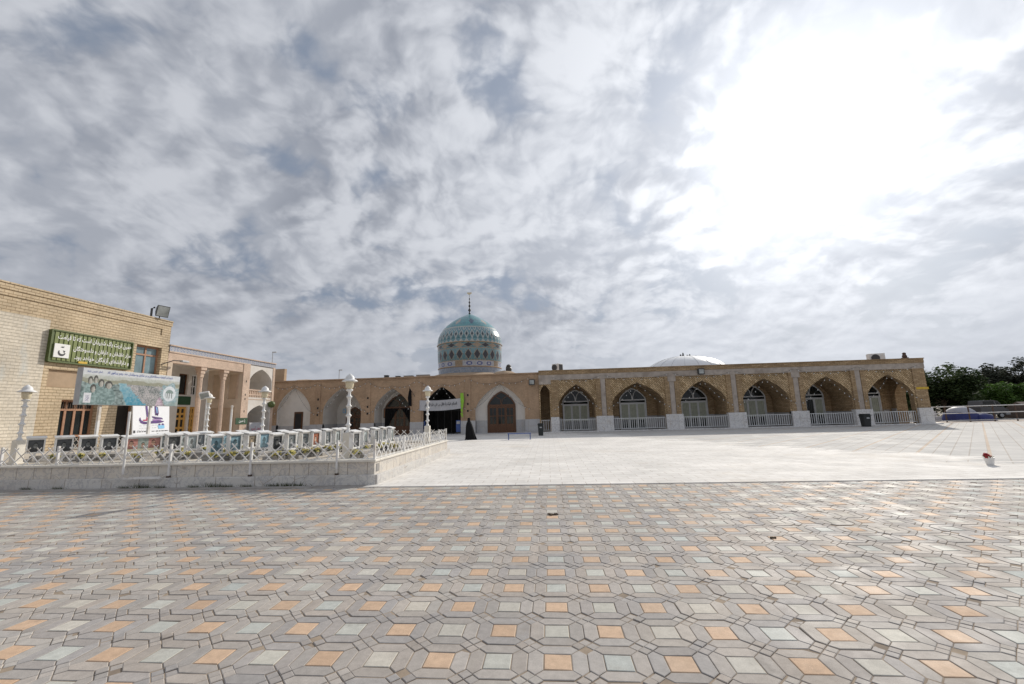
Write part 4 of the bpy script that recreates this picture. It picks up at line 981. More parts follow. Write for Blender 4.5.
# small things at the porch
m = MB(); m.box(BX0 + 0.03, BX0 + 0.06, 29.9, 31.3, 3.14, 3.78); tag(m.build('banner', 'flag_green'), 'dark green banner stretched over the ochre doors of the porch', 'banner')
f = thing('hanging_banner', 'small green banner tied at the foot of the porch corner pier', 'banner', (LX + 0.08, 33.1, 1.6))
m = MB(); m.box(LX + 0.05, LX + 0.08, 32.4, 33.75, 1.55, 2.05); m.build('cloth', 'flag_green', f)
lettering('lettering', 'یا حسین', 0.7, 0.28, 'ink_white', f, lambda u, v: Vector((LX + 0.085, 33.1 + u, 1.8 + v)) - Vector(f.location), 0.02)
f = thing('leaning_banner', 'white banner with red writing below the arched balcony', 'banner', (LX + 0.2, 34.6, 0))
m = MB(); m.box(LX + 0.15, LX + 0.18, 33.9, 35.5, 0.45, 1.65); m.build('cloth', 'banner', f)
for y in (33.95, 35.45):
    m = MB(); m.bar((LX + 0.13, y, 0), (LX + 0.13, y, 1.7), 0.04); m.build('stake', 'grey_metal', f)
lettering('lettering', 'خوش آمدید', 1.2, 0.35, 'ink_red', f, lambda u, v: Vector((LX + 0.185, 34.7 + u, 1.15 + v)) - Vector(f.location), 0.02)
m = MB()
s_ = MB(); s_.lathe([(0.02, -0.3), (0.22, -0.22), (0.3, 0), (0.22, 0.22), (0.02, 0.3)], 14, (LX + 0.25, 36.45, 3.2)); tag(s_.build('hanging_ball', 'green_dark', smooth=True), 'dark round ball hanging at the lower arch of the balcony bay', 'lamp')
for (x, y, z0, h, lab) in ((LX - 0.2, 36.8, 6.93, 1.0, 'thin roof lamp pole at the right end of the porch building'), (-20.9, 41.4, 5.60, 1.0, 'thin roof lamp pole above the second plastered arch')):
    f = thing('roof_pole', lab, 'lamp pole', (x, y, z0)); m = MB(); m.tube([(x, y, z0), (x, y, z0 + h)], 0.03, 6); m.build('pole', 'grey_metal', f)
    m = MB(); m.box(x - 0.03, x + 0.33, y - 0.06, y + 0.06, z0 + h, z0 + h + 0.08); m.build('lamp_head', 'grey_metal', f)

# ================================================================== DOMED SHRINE (faces -Y)
SY = 40.6; TS = south(SY)
sh = thing('domed_shrine', 'pink brick shrine front with pointed arches under a turquoise tiled dome', 'shrine', (-13, SY, 0))
ARC = [(-25.0, 1.72, 2.75, 4.90, 0.35), (-20.05, 1.92, 2.6, 4.75, 2.9), (-15.0, 1.78, 2.5, 4.52, 2.0), (-10.1, 1.82, 2.45, 4.55, 4.2), (-4.5, 2.36, 2.2, 4.62, 0.6)]
edges = [-29.0, -22.55, -17.45, -12.6, -7.6, -0.75]
DZ = 1.28
w = MB()
for k, (c, hw, s, a, dep) in enumerate(ARC):
    U0, U1 = edges[k], edges[k + 1]; dd = MB(); inn = MB(); back = MB()
    arch_wall(w, TS, U0, U1, DZ if True else 0, 5.55, c, hw, s, a)
    arch_soffit(inn, TS, c, hw, 0, s, a, 0, dep)
    back.poly([TS(c - hw - 0.3, dep, 0), TS(c + hw + 0.3, dep, 0), TS(c + hw + 0.3, dep, a + 0.3), TS(c - hw - 0.3, dep, a + 0.3)])
    for (p0, p1) in ((U0, c - hw), (c + hw, U1)): tbox(dd, TS, p0 + (0.001 if p0 != U0 else 0), p1, -0.06, 0.3, 0, DZ)
    if k != 3:
        for sx in (-1, 1): tbox(dd, TS, *sorted((c + sx * (hw - 0.012), c + sx * (hw + 0.05))), 0.301, max(dep - 0.02, 0.32), 0, DZ - 0.02)
    if k == 4:
        for a_, b_ in ((c - hw + 0.02, -5.80), (-3.04, c + hw - 0.02)): tbox(dd, TS, a_, b_, dep - 0.045, dep + 0.02, 0, DZ - 0.02)
    if k == 2: tbox(dd, TS, c - hw + 0.02, -16.48, dep - 0.045, dep + 0.02, 0, DZ - 0.02)
    if k == 1:
        for a_, b_ in ((c - hw + 0.02, -20.99), (-19.11, c + hw - 0.02)): tbox(dd, TS, a_, b_, dep - 0.045, dep + 0.02, 0, DZ - 0.02)
    if k in (0,): tbox(dd, TS, c - hw + 0.03, c + hw - 0.03, dep - 0.02, dep + 0.05, 0, DZ * 0.92)
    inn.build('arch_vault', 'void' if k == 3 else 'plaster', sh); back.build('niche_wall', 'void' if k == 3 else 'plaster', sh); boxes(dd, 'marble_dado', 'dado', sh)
w.build('facade_wall', 'brick_pink', sh)
# pilasters, cornice, roof
for x0, x1 in ((-22.75, -22.30), (-17.7, -17.2), (-12.95, -12.10), (-7.85, -7.30), (-1.75, -0.76)):
    m = MB(); tbox(m, TS, x0, x1, -0.06, 0.0, DZ + 0.002, 5.395); m.build('pilaster', 'brick_pink', sh)
m = MB(); tbox(m, TS, -29.0, -0.75, -0.10, 0.4, 5.552, 5.66); tbox(m, TS, -29.0, -0.75, -0.05, 0.4, 5.40, 5.46); m.build('cornice', 'brick_pink', sh)
m = MB(); m.box(-29.0, -0.80, 45.2, 62, 0, 5.56); m.box(-29.0, -0.80, SY + 0.41, 45.2, 5.3, 5.56); m.build('roof_block', 'mud', sh)
for x in (-22.5, -17.45, -7.58):
    for z in (2.1, 2.75, 3.6):
        m = MB(); tbox(m, TS, x - 0.08, x + 0.08, -0.075, -0.058, z, z + 0.2); m.build('wall_slot', 'void', sh)
# doors
def arched_door(root, T, c, hw, s, a, d, mat='wood', glassm='glass', leaves=3, low=0.9):
    f = MB(); arch_frame(f, T, c, hw, 0.0, s, a, 0.14, d - 0.12, d - 0.02)
    tbox(f, T, c - hw + 0.14, c + hw - 0.14, d - 0.11, d - 0.03, s - 0.06, s + 0.14)
    o = f.build('door_frame', mat, root)
    g = MB(); arch_fill(g, T, c, hw - 0.05, s + 0.1, s + 0.101, a - 0.1, d - 0.05); g.build('fanlight', glassm, o)
    wl = (2 * hw - 0.28) / leaves
    for k in range(leaves):
        l = MB(); u0 = c - hw + 0.14 + k * wl; u1 = u0 + wl - 0.012; w_ = 0.10
        tbox(l, T, u0, u0 + w_, d - 0.09, d - 0.04, 0.04, s - 0.07); tbox(l, T, u1 - w_, u1, d - 0.09, d - 0.04, 0.04, s - 0.07)
        tbox(l, T, u0 + w_, u1 - w_, d - 0.088, d - 0.042, 0.04, low); tbox(l, T, u0 + w_, u1 - w_, d - 0.088, d - 0.042, s - 0.20, s - 0.07)
        mid = (low + s - 0.2) / 2; tbox(l, T, u0 + w_, u1 - w_, d - 0.086, d - 0.044, mid - 0.04, mid + 0.04)
        um = (u0 + u1) / 2; tbox(l, T, um - 0.025, um + 0.025, d - 0.084, d - 0.046, low, s - 0.2)
        lf = l.build('door_leaf', mat, root)
        g = MB(); tbox(g, T, u0 + w_, u1 - w_, d - 0.06, d - 0.055, low, s - 0.2); g.build('pane', glassm, lf)
    m = MB()
    for sx in (-1, 1):
        pts = [(c + sx * 0.03, s + 0.14), (c + sx * 0.10, s + (a - s) * 0.45), (c + sx * hw * 0.55, s + (a - s) * 0.72)]
        for (p0, q0), (p1, q1) in zip(pts, pts[1:]): m.bar(T(p0, d - 0.07, q0), T(p1, d - 0.07, q1), 0.06, 0.06, up=(0, 1, 0))
    m.build('fan_bars', mat, o)
arched_door(sh, TS, -4.42, 1.36, 2.6, 4.02, 0.6)
arched_door(sh, TS, -20.05, 0.92, 2.0, 2.95, 2.9, leaves=2)
arched_door(sh, TS, -14.9, 1.55, 2.7, 4.1, 2.0, leaves=3)
m = MB(); tbox(m, TS, -25.1, -24.2, 0.30, 0.36, 0.0, 2.55); dz_ = m.build('small_door', 'wood', sh)
m = MB(); tbox(m, TS, -24.98, -24.35, 0.285, 0.31, 0.2, 2.4); m.build('door_opening', 'void', dz_)
# black curtains tied back before the curtained door
for sx in (-1, 1):
    m = MB(); N = 10
    P0 = [(-14.9 + sx * (1.5 - 1.45 * (i / N) ** 0.7 if False else 1.5 * (1 - i / N)), 2.62) for i in range(N + 1)]
    vs = []; fs = []
    for i in range(N + 1):
        f_ = i / N; u = -14.9 + sx * 1.5 * (1 - f_)
        zb = 0.15 + 2.4 * f_ ** 0.75 if f_ > 0.12 else 0.15
        vs += [TS(u, 1.80 - 0.04 * math.cos(i * 2.3), 2.66), TS(-14.9 + sx * 1.5 * (1 - f_ * 0.85), 1.80 + 0.04 * math.cos(i * 2.3), zb)]
    for i in range(N): fs.append((2 * i, 2 * i + 2, 2 * i + 3, 2 * i + 1))
    m.add(vs, fs); tag(m.build('curtain', 'black'), 'black curtain gathered at the ' + ('left' if sx < 0 else 'right') + ' side of the wooden shrine door', 'curtain', 'black curtains at the wooden door')
# portal: inner doors
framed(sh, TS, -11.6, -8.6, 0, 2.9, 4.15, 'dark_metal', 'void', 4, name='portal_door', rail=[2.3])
# banner over the portal and flags
f = thing('banner', 'long white cloth banner with black writing stretched across the dark portal', 'banner', (-10.2, SY - 0.2, 3))
m = MB(); N = 24; vs = []; fs = []
for i in range(N + 1):
    t_ = i / N; x = -12.25 + 4.05 * t_; sag = 0.10 * math.sin(math.pi * t_); zt = 3.33 + 0.10 * t_ - sag
    for d_ in (0, 0.012):
        vs += [(x, SY - 0.16 - 0.03 * math.sin(i * 1.1) + d_, zt), (x, SY - 0.16 - 0.05 * math.sin(i * 1.1 + 1) + d_, zt - 0.98)]
for i in range(N):
    a = 4 * i; fs += [(a, a + 4, a + 5, a + 1), (a + 2, a + 6, a + 7, a + 3)]
m.add(vs, fs); m.build('cloth', 'banner', f, recalc=False)
lettering('lettering', 'السلام علیک یا هلال بن علی علیه السلام', 3.1, 0.40, 'ink_black', f, lambda u, v: Vector((-10.15 + u, SY - 0.24, 2.86 + v + 0.025 * u)) - Vector(f.location), 0.02)
m = MB()
for i in range(6):
    z = 3.9 - i * 0.38; m.add([(-8.25, SY - 0.30, z), (-7.95 + 0.08 * math.sin(i), SY - 0.36, z), (-7.98 + 0.08 * math.sin(i + 1), SY - 0.34, z - 0.38), (-8.25 + i * 0.03, SY - 0.28, z - 0.38)], [(0, 1, 2, 3)])
tag(m.build('flag', 'lime'), 'bright lime green flag hanging at the right end of the white portal banner', 'flag')
f = thing('flag', 'black flag on a slanting pole on the brick pilaster left of the portal', 'flag', (-12.9, SY - 0.1, 4))
m = MB(); m.tube([(-12.75, SY - 0.06, 3.7), (-13.15, SY - 0.75, 4.65)], 0.022, 6); m.build('flag_pole', 'dark_metal', f)
m = MB(); m.add([(-13.10, SY - 0.68, 4.5), (-12.98, SY - 0.42, 4.2), (-12.92, SY - 0.45, 2.75), (-13.2, SY - 0.6, 2.85), (-13.25, SY - 0.7, 3.6)], [(0, 1, 2, 3, 4)]); m.build('cloth', 'black', f)
for x, lab in ((-12.05, 'blue notice box at the left foot of the dark portal'), (-8.55, 'blue notice box at the right foot of the dark portal')):
    f = thing('notice_box', lab, 'box', (x, SY + 0.3, 0)); m = MB(); m.box(x - 0.22, x + 0.22, SY + 0.15, SY + 0.5, 0.25, 1.35); m.build('cabinet', 'blue', f, bevel=0.02)
    m = MB(); m.box(x - 0.18, x + 0.18, SY + 0.19, SY + 0.46, 0.022, 0.25); m.build('stand', 'dark_metal', f)
    m = MB(); m.box(x - 0.16, x + 0.16, SY + 0.135, SY + 0.149, 1.0, 1.25); m.build('slot_plate', 'grey_metal', f)
for x, z, w_, h_, mt, lab in ((-16.35, 1.75, 0.55, 0.95, 'rust', 'tall brownish notice board on the left wall of the curtained arch'), (-21.2, 2.35, 0.3, 0.45, 'ink_sky', 'small light blue notice on the plaster of the second arch')):
    f = thing('notice_board', lab, 'notice', (x, 42.4, z)); Yb = SY + (2.0 if x > -18 else 2.9)
    m = MB(); m.box(x - w_ / 2, x + w_ / 2, Yb - 0.05, Yb - 0.02, z, z + h_); m.build('board', mt, f)
    m = MB(); m.box(x - w_ / 2 + 0.05, x + w_ / 2 - 0.05, Yb - 0.058, Yb - 0.052, z + 0.06, z + h_ - 0.06); m.build('sheet', 'banner' if mt != 'rust' else 'wood_red', f)
# the dome
DX, DY = -9.40, 52.0
m = MB(); m.lathe([(5.9, 5.55), (5.6, 6.2), (4.25, 6.62), (3.85, 6.62)], 48, (DX, DY, 0)); m.build('dome_base', 'mud', sh, smooth=False)
prof_d = [(3.90, 6.6), (3.92, 7.02), (3.95, 7.8), (4.0, 8.4), (4.03, 9.2), (4.05, 10.0), (4.06, 10.65), (3.97, 11.2), (3.75, 11.75), (3.38, 12.3), (2.9, 12.8), (2.3, 13.28), (1.65, 13.7), (1.0, 14.05), (0.45, 14.3), (0.05, 14.46)]
def dome_r(z):
    for (r0, z0), (r1, z1) in zip(prof_d, prof_d[1:]):
        if z <= z1: return r0 + (r1 - r0) * (z - z0) / (z1 - z0)
    return 0.05
TEAL, TEAL2, TAN, DK, WH, BL = (0.10, 0.215, 0.25), (0.15, 0.29, 0.34), (0.34, 0.27, 0.20), (0.035, 0.033, 0.042), (0.45, 0.47, 0.46), (0.10, 0.12, 0.29)
def dome_col(a, z):
    z += 0.42 * min(1, (14.46 - z) / 2.6)
    c = dome_tile(a, z); f = 0.82 + 0.36 * hsh(math.floor(a * 70), math.floor(z * 16), 4)
    return lerp(tuple(q * f for q in c), (0.17, 0.235, 0.245), 0.06)
def dome_tile(a, z):
    k = a / (2 * math.pi)
    dia = lambda n, ph, zc, hz, wu: abs(((k * n + ph) % 1.0) - 0.5) / wu + abs(z - zc) / hz
    if z < 7.75:
        return lerp((0.22, 0.27, 0.36), (0.34, 0.37, 0.42), hsh(math.floor(k * 150), math.floor(z * 7)))
    if z < 7.85: return TAN
    if z < 8.45:
        u = (k * 20) % 1.0
        if abs(u - 0.5) < 0.36:
            e_ = ((u - 0.5) / 0.3) ** 2 + ((z - 8.15) / 0.23) ** 2
            if int(k * 20) % 4 == 3: return lerp(TAN, (0.28, 0.20, 0.12), hsh(math.floor(k * 300), math.floor(z * 12)))
            return BL if 0.25 < e_ < 1 else (0.45, 0.47, 0.52)
        return (0.42, 0.44, 0.48)
    if z < 8.55: return TAN
    if z < 9.95:
        d_ = dia(24, 0, 9.22, 0.66, 0.40)
        if d_ < 0.86: return DK
        if d_ < 1.04: return TAN
        d2 = dia(24, 0.5, 9.22, 1.0, 0.42)
        if 0.9 < d2 < 1.02: return TAN
        return TEAL if z < 9.3 else TEAL2
    if z < 10.02: return TAN
    if z < 10.62:
        d_ = dia(12, 0.25, 10.32, 0.30, 0.30); d2 = dia(12, 0.75, 10.32, 0.30, 0.34)
        if d_ < 0.85: return DK
        if d2 < 0.85: return TAN
        if d_ < 1.05 or d2 < 1.05: return (0.30, 0.28, 0.24)
        return TEAL
    if z < 10.72: return (0.07, 0.08, 0.09)
    if z < 11.1:
        u = (k * 38) % 1.0; return WH if abs(u - 0.5) / 0.5 + (z - 10.72) / 0.38 < 0.9 else TEAL2
    if z < 12.45:
        d_ = dia(38, 0, 11.65, 0.62, 0.44)
        if d_ < 0.36: return DK
        if d_ < 0.60: return (0.15, 0.22, 0.24)
        if d_ < 0.98: return WH
        d2 = dia(38, 0.5, 12.35, 0.4, 0.42)
        if d2 < 0.4: return TEAL
        if d2 < 0.85: return WH
        d3 = dia(38, 0.5, 11.1, 0.32, 0.40)
        if d3 < 0.7: return (0.06, 0.15, 0.17)
        return TEAL if z < 11.6 else TEAL2
    if z < 12.58: return (0.42, 0.45, 0.42)
    d_ = dia(10, 0.1, 13.25, 0.42, 0.20)
    if d_ < 1.0: return (0.10, 0.14, 0.20) if int(k * 10 + 0.1) % 2 == 0 else (0.42, 0.38, 0.33)
    return lerp(TEAL2, (0.12, 0.36, 0.37), hsh(math.floor(k * 60), math.floor(z * 9)))
m = MB(); NA, NZ = 432, 170
vs = []
for j in range(NZ + 1):
    z = 6.6 + (14.46 - 6.6) * j / NZ; r = dome_r(z) * 0.985
    vs += [(DX + r * math.sin(2 * math.pi * i / NA), DY - r * math.cos(2 * math.pi * i / NA), z) for i in range(NA)]
m.v = vs
for j in range(NZ):
    z = 6.6 + (14.46 - 6.6) * (j + 0.5) / NZ
    for i in range(NA):
        m.f.append((j * NA + i, j * NA + (i + 1) % NA, (j + 1) * NA + (i + 1) % NA, (j + 1) * NA + i)); m.c.append(dome_col(2 * math.pi * (i + 0.5) / NA, z))
dome = m.build('dome', 'tile', sh, smooth=True, recalc=False)
m = MB(); m.lathe([(4.03, 10.22), (4.08, 10.26), (4.03, 10.31)], 64, (DX, DY, 0)); m.lathe([(3.90, 7.32), (3.96, 7.38), (3.91, 7.44)], 64, (DX, DY, 0)); m.build('dome_rings', 'mud', dome, smooth=True)
m = MB(); m.lathe([(0.16, 14.40), (0.10, 14.6), (0.06, 14.7), (0.20, 14.95), (0.06, 15.2), (0.05, 15.3), (0.16, 15.5), (0.05, 15.7), (0.05, 15.8), (0.13, 15.97), (0.04, 16.15), (0.04, 16.3), (0.10, 16.42), (0.03, 16.55), (0.03, 17.0)], 10, (DX, DY, 0)); fi = m.build('finial', 'dark_metal', dome, smooth=True)
m = MB(); m.box(DX - 0.30, DX + 0.30, DY - 0.04, DY + 0.04, 17.12, 17.28); m.box(DX - 0.16, DX + 0.16, DY - 0.04, DY + 0.04, 17.0, 17.12); m.build('finial_plate', 'cream', fi)
# roof odds and ends
m = MB(); m.lathe([(1.9, 5.56), (1.6, 6.05), (0.9, 6.4), (0.05, 6.55)], 24, (-4.6, 46.5, 0)); m.build('roof_dome', 'mud', sh, smooth=True); m = MB(); m.lathe([(2.6, 5.56), (2.0, 5.95), (1.0, 6.2), (0.05, 6.3)], 24, (-27.3, 46.5, 0)); m.build('roof_dome', 'mud', sh, smooth=True)
f = thing('roof_vent', 'dark lumpy vent on the little mud dome right of the tiled dome', 'vent', (-4.1, 46.5, 6.4)); m = MB(); m.lathe([(0.3, 6.40), (0.34, 6.75), (0.22, 6.9), (0.28, 7.05), (0.12, 7.2)], 10, (-4.1, 46.5, 0)); m.build('vent_body', 'dark_metal', f); m = MB(); m.box(-4.4, -4.2, 46.4, 46.6, 6.45, 6.95); m.build('vent_cap', 'rust', f)
for x, w_, h_, lab in ((-13.9, 0.9, 0.30, 'flat grey roof box above the curtained arch, left of a pair'), (-12.4, 1.3, 0.34, 'flat grey roof box left of the tiled dome, right of a pair'), (-16.2, 0.35, 0.42, 'small dark roof vent box, leftmost above the curtained arch'), (-15.0, 0.4, 0.3, 'small dark roof vent box beside the flat grey roof boxes')):
    f = thing('roof_box', lab, 'roof box', (x, 42.0, 5.57)); m = MB(); m.box(x - w_ / 2, x + w_ / 2, 41.8, 42.3, 5.565, 5.565 + h_); m.build('housing', 'concrete' if w_ > 0.5 else 'dark_metal', f, bevel=0.02); m = MB(); m.box(x - w_ / 2 - 0.03, x + w_ / 2 + 0.03, 41.77, 42.33, 5.565 + h_, 5.60 + h_); m.build('lid', 'grey_metal', f)

# ================================================================== ARCADE (faces -Y)
AY = 40.4; TA = south(AY); AH = 5.72
ar = thing('brick_arcade', 'long brown brick arcade of six glazed pointed arches with white marble pier bases', 'arcade', (16, AY, 0))
PIER = [(0.28, 1.05), (4.45, 6.0), (10.72, 12.25), (16.2, 17.75), (21.65, 23.1), (26.95, 28.4), (32.15, 33.3)]
BAY = [(2.75, 1.68), (8.35, 2.36), (14.2, 2.02), (19.65, 2.0), (24.98, 1.98), (30.2, 1.9)]
SPR, APX, DEP = 2.55, 4.36, 3.0
sp = MB()
ends = [1.05] + [(a + b) / 2 for a, b in PIER[1:-1]] + [33.3]
for k, (c, hw) in enumerate(BAY):
    vt = MB(); bk = MB(); ddo = MB()
    arch_wall(sp, TA, ends[k], ends[k + 1], 1.0, 4.86, c, hw, SPR, APX)
    last = k == 5
    arch_soffit(vt, TA, c, hw, 0, SPR, APX, 0, DEP if not last else 0.5)
    if last:
        # end bay: a small brick room with an arched side opening
        TR = lambda u, d, z: (c + hw + 0.25 + d, u, z)
        arch_wall(vt, TR, AY + 0.5, AY + DEP, 0, 4.9, AY + 1.55, 0.85, 2.5, 3.75)
        arch_soffit(vt, TR, AY + 1.55, 0.85, 0, 2.5, 3.75, 0, 33.3 - (c + hw + 0.25))
        vt.poly([TA(c - hw, 0.5, 4.9), TA(c + hw + 0.25, 0.5, 4.9), TA(c + hw + 0.25, DEP, 4.9), TA(c - hw, DEP, 4.9)])
        vt.poly([TA(c - hw, 0.5, 0), TA(c - hw, DEP, 0), TA(c - hw, DEP, 4.9), TA(c - hw, 0.5, 4.9)])
        TR2 = east(33.3)
        arch_wall(sp, TR2, AY, AY + 6.0, 0, 4.86, AY + 1.55, 0.85, 2.5, 3.75)
        tbox(ddo, TR, AY + 0.51, AY + 0.69, -0.05, 0.05, 0, 1.4); tbox(ddo, TR, AY + 2.41, AY + DEP - 0.02, -0.05, 0.05, 0, 1.4)
    bk.poly([TA(c - hw - 0.3, DEP, 0), TA(c + hw + 0.3, DEP, 0), TA(c + hw + 0.3, DEP, 4.95), TA(c - hw - 0.3, DEP, 4.95)])
    hd = 1.32
    for a, b in ((c - hw + 0.02, c - hd - 0.05), (c + hd + 0.05, c + hw - 0.02)):
        if b - a > 0.05: tbox(ddo, TA, a, b, DEP - 0.06, DEP - 0.003, 0, 1.3)
    for sx in ((-1, 1) if not last else (-1,)): tbox(ddo, TA, *sorted((c + sx * (hw - 0.03), c + sx * (hw + 0.05))), 0.32, DEP - 0.07, 0, 1.3)
    vt.build('arch_vault', 'brick_brown', ar); bk.build('back_wall', 'brick_brown', ar); boxes(ddo, 'marble_dado', 'dado', ar)
# narrow arch at the left end
vt = MB(); bk = MB(); arch_wall(sp, TA, -0.75, 1.05, 0, 4.86, -0.2, 0.44, 3.75, 4.42); arch_soffit(vt, TA, -0.2, 0.44, 0, 3.75, 4.42, 0, 2.2); bk.poly([TA(-0.8, 2.2, 0), TA(0.4, 2.2, 0), TA(0.4, 2.2, 4.6), TA(-0.8, 2.2, 4.6)])
sp.build('spandrels', 'brick_weave', ar); vt.build('arch_vault', 'brick_brown', ar); bk.build('back_wall', 'brick_brown', ar)
m = MB(); tbox(m, TA, -0.75, 33.36, -0.10, 0.4, 5.36, AH); tbox(m, TA, -0.75, 33.38, -0.16, 0.4, AH, AH + 0.07); m.box(33.0, 33.38, AY + 0.401, AY + 6.0, 5.2, AH + 0.07); m.build('parapet', 'brick_brown', ar)
m = MB(); tbox(m, TA, -0.75, 33.34, -0.07, 0.4, 4.862, 5.358); m.box(32.9, 33.33, AY + 0.402, AY + 6.0, 4.862, 5.2); m.build('concrete_beam', 'concrete', ar)
m = MB(); m.box(-0.75, 33.0, AY + 3.2, 62, 0, 5.55); m.box(-0.75, 33.0, AY + 0.41, AY + 3.2, 5.1, 5.55); m.build('roof_block', 'mud', ar)
for k, (a, b) in enumerate(PIER):
    m = MB(); tbox(m, TA, a, b, -0.22, 0.3, 0, 1.42); tbox(m, TA, a - 0.03, b + 0.03, -0.25, 0.31, 1.42, 1.47) if False else None
    m.build('pier_base', 'pier', ar, bevel=0.015)
    c = (a + b) / 2
    if 0 < k < 6:
        q1 = MB(); tbox(q1, TA, a + 0.12, c - 0.24, -0.09, -0.002, 1.422, 4.86); pa = q1.build('pilaster', 'brick_brown', ar)
        q1 = MB(); tbox(q1, TA, c + 0.24, b - 0.12, -0.09, -0.002, 1.422, 4.86); q1.build('pilaster', 'brick_brown', ar)
        q1 = MB(); tbox(q1, TA, c - 0.21, c + 0.21, -0.045, -0.002, 1.422, 4.86)
        if k % 2 == 0: tbox(q1, TA, c - 0.36, c + 0.36, -0.12, -0.004, 4.40, 4.858)
        q1.build('concrete_strip', 'concrete', ar)
    else:
        q1 = MB(); tbox(q1, TA, a + 0.1, b - 0.02, -0.06, -0.002, 1.422, 4.86); q1.build('pilaster', 'brick_brown', ar)
m = MB(); tbox(m, TA, -0.74, -0.22 + 0.6, -0.075, -0.002, 4.47, 4.86); m.build('concrete_corner', 'concrete', ar)
m = MB(); tbox(m, TA, 32.35, 33.37, -0.075, -0.062, 3.02, 3.22); m.box(33.302, 33.315, AY - 0.07, AY + 0.9, 3.02, 3.22); m.build('yellow_strap', 'yellow', ar)
# step along both fronts
m = MB(); m.box(-0.7, 33.6, AY - 0.62, AY - 0.002, 0.022, 0.11); m.build('plinth_step', 'pier', ar, bevel=0.01)
m = MB(); m.box(-24.0, -0.72, SY - 0.55, SY - 0.062, 0.022, 0.10); m.build('plinth_step', 'dado', sh, bevel=0.01)
# glazed doors and railings of the six arches
def glazed(c):
    d = DEP; hw, s, a = 1.30, 2.85, 4.05
    f = MB(); arch_frame(f, TA, c, hw, 0, s, a, 0.10, d - 0.14, d - 0.03)
    tbox(f, TA, c - hw + 0.1, c + hw - 0.1, d - 0.13, d - 0.04, 2.52, 2.62); tbox(f, TA, c - hw + 0.1, c + hw - 0.1, d - 0.13, d - 0.04, 2.82, 2.92)
    o = f.build('door_frame', 'alu', ar)
    m = MB()
    for sx in (-1, 1):
        pts = []
        for i in range(9):
            t_ = i / 8 * math.pi / 2; pts.append((c + sx * (0.03 + 0.58 * (1 - math.cos(t_))), 2.92 + 0.92 * math.sin(t_)))
        for (p0, q0), (p1, q1) in zip(pts, pts[1:]): m.bar(TA(p0, d - 0.085, q0), TA(p1, d - 0.085, q1), 0.07, 0.06, up=(0, 1, 0))
    m.build('fan_bars', 'alu', o)
    g = MB(); arch_fill(g, TA, c, hw - 0.05, 2.62, s, a - 0.06, d - 0.06); g.build('fanlight', 'glass', o)
    for i in range(3):
        u0 = c - hw + 0.1 + i * 0.8; u1 = u0 + 0.79
        l = MB(); tbox(l, TA, u0, u0 + 0.08, d - 0.11, d - 0.05, 0.02, 2.52); tbox(l, TA, u1 - 0.08, u1, d - 0.11, d - 0.05, 0.02, 2.52); tbox(l, TA, u0 + 0.08, u1 - 0.08, d - 0.108, d - 0.052, 0.02, 0.14); tbox(l, TA, u0 + 0.08, u1 - 0.08, d - 0.108, d - 0.052, 2.44, 2.52)
        lf = l.build('door_leaf', 'alu', ar)
        g = MB(); tbox(g, TA, u0 + 0.08, u1 - 0.08, d - 0.075, d - 0.07, 0.14, 0.95); g.build('lower_pane', 'glass', lf)
        g = MB(); N = 8
        for j in range(N):
            x0 = u0 + 0.08 + (u1 - u0 - 0.16) * j / N; x1 = u0 + 0.08 + (u1 - u0 - 0.16) * (j + 1) / N
            g.poly([TA(x0, d - 0.075 + 0.02 * (j % 2), 0.95), TA(x1, d - 0.075 + 0.02 * ((j + 1) % 2), 0.95), TA(x1, d - 0.075 + 0.02 * ((j + 1) % 2), 2.44), TA(x0, d - 0.075 + 0.02 * (j % 2), 2.44)])
        if not (i == 1 and abs(c - BAY[4][0]) < 0.1): g.build('curtain', 'curtain', lf)
        else: g.build('pane', 'glass', lf)
def railing(x0, x1, root, y=AY + 0.10):
    r = MB(); z0, z1 = 0.22, 1.12
    r.box(x0, x1, y - 0.025, y + 0.025, z1, z1 + 0.05); r.box(x0, x1, y - 0.02, y + 0.02, z0, z0 + 0.04)
    n = max(3, round((x1 - x0) / 0.19))
    for k in range(n + 1):
        x = x0 + 0.02 + (x1 - x0 - 0.04) * k / n; r.box(x - 0.022, x + 0.022, y - 0.015, y + 0.015, z0 + 0.04 if 0 < k < n else 0.0, z1)
    return r.build('railing', 'alu', root)
for k, (c, hw) in enumerate(BAY):
    glazed(c + (0.05 if k < 5 else -0.1)); railing(c - hw + 0.01, c + hw - 0.01, ar)
railing(-0.62, 0.22, ar)
m = MB(); m.box(33.18, 33.22, AY + 0.75, AY + 2.35, 1.05, 1.10); 
for k in range(9): m.box(33.18, 33.22, AY + 0.75 + k * 0.195, AY + 0.79 + k * 0.195, 0, 1.05)
m.build('railing', 'alu', ar)
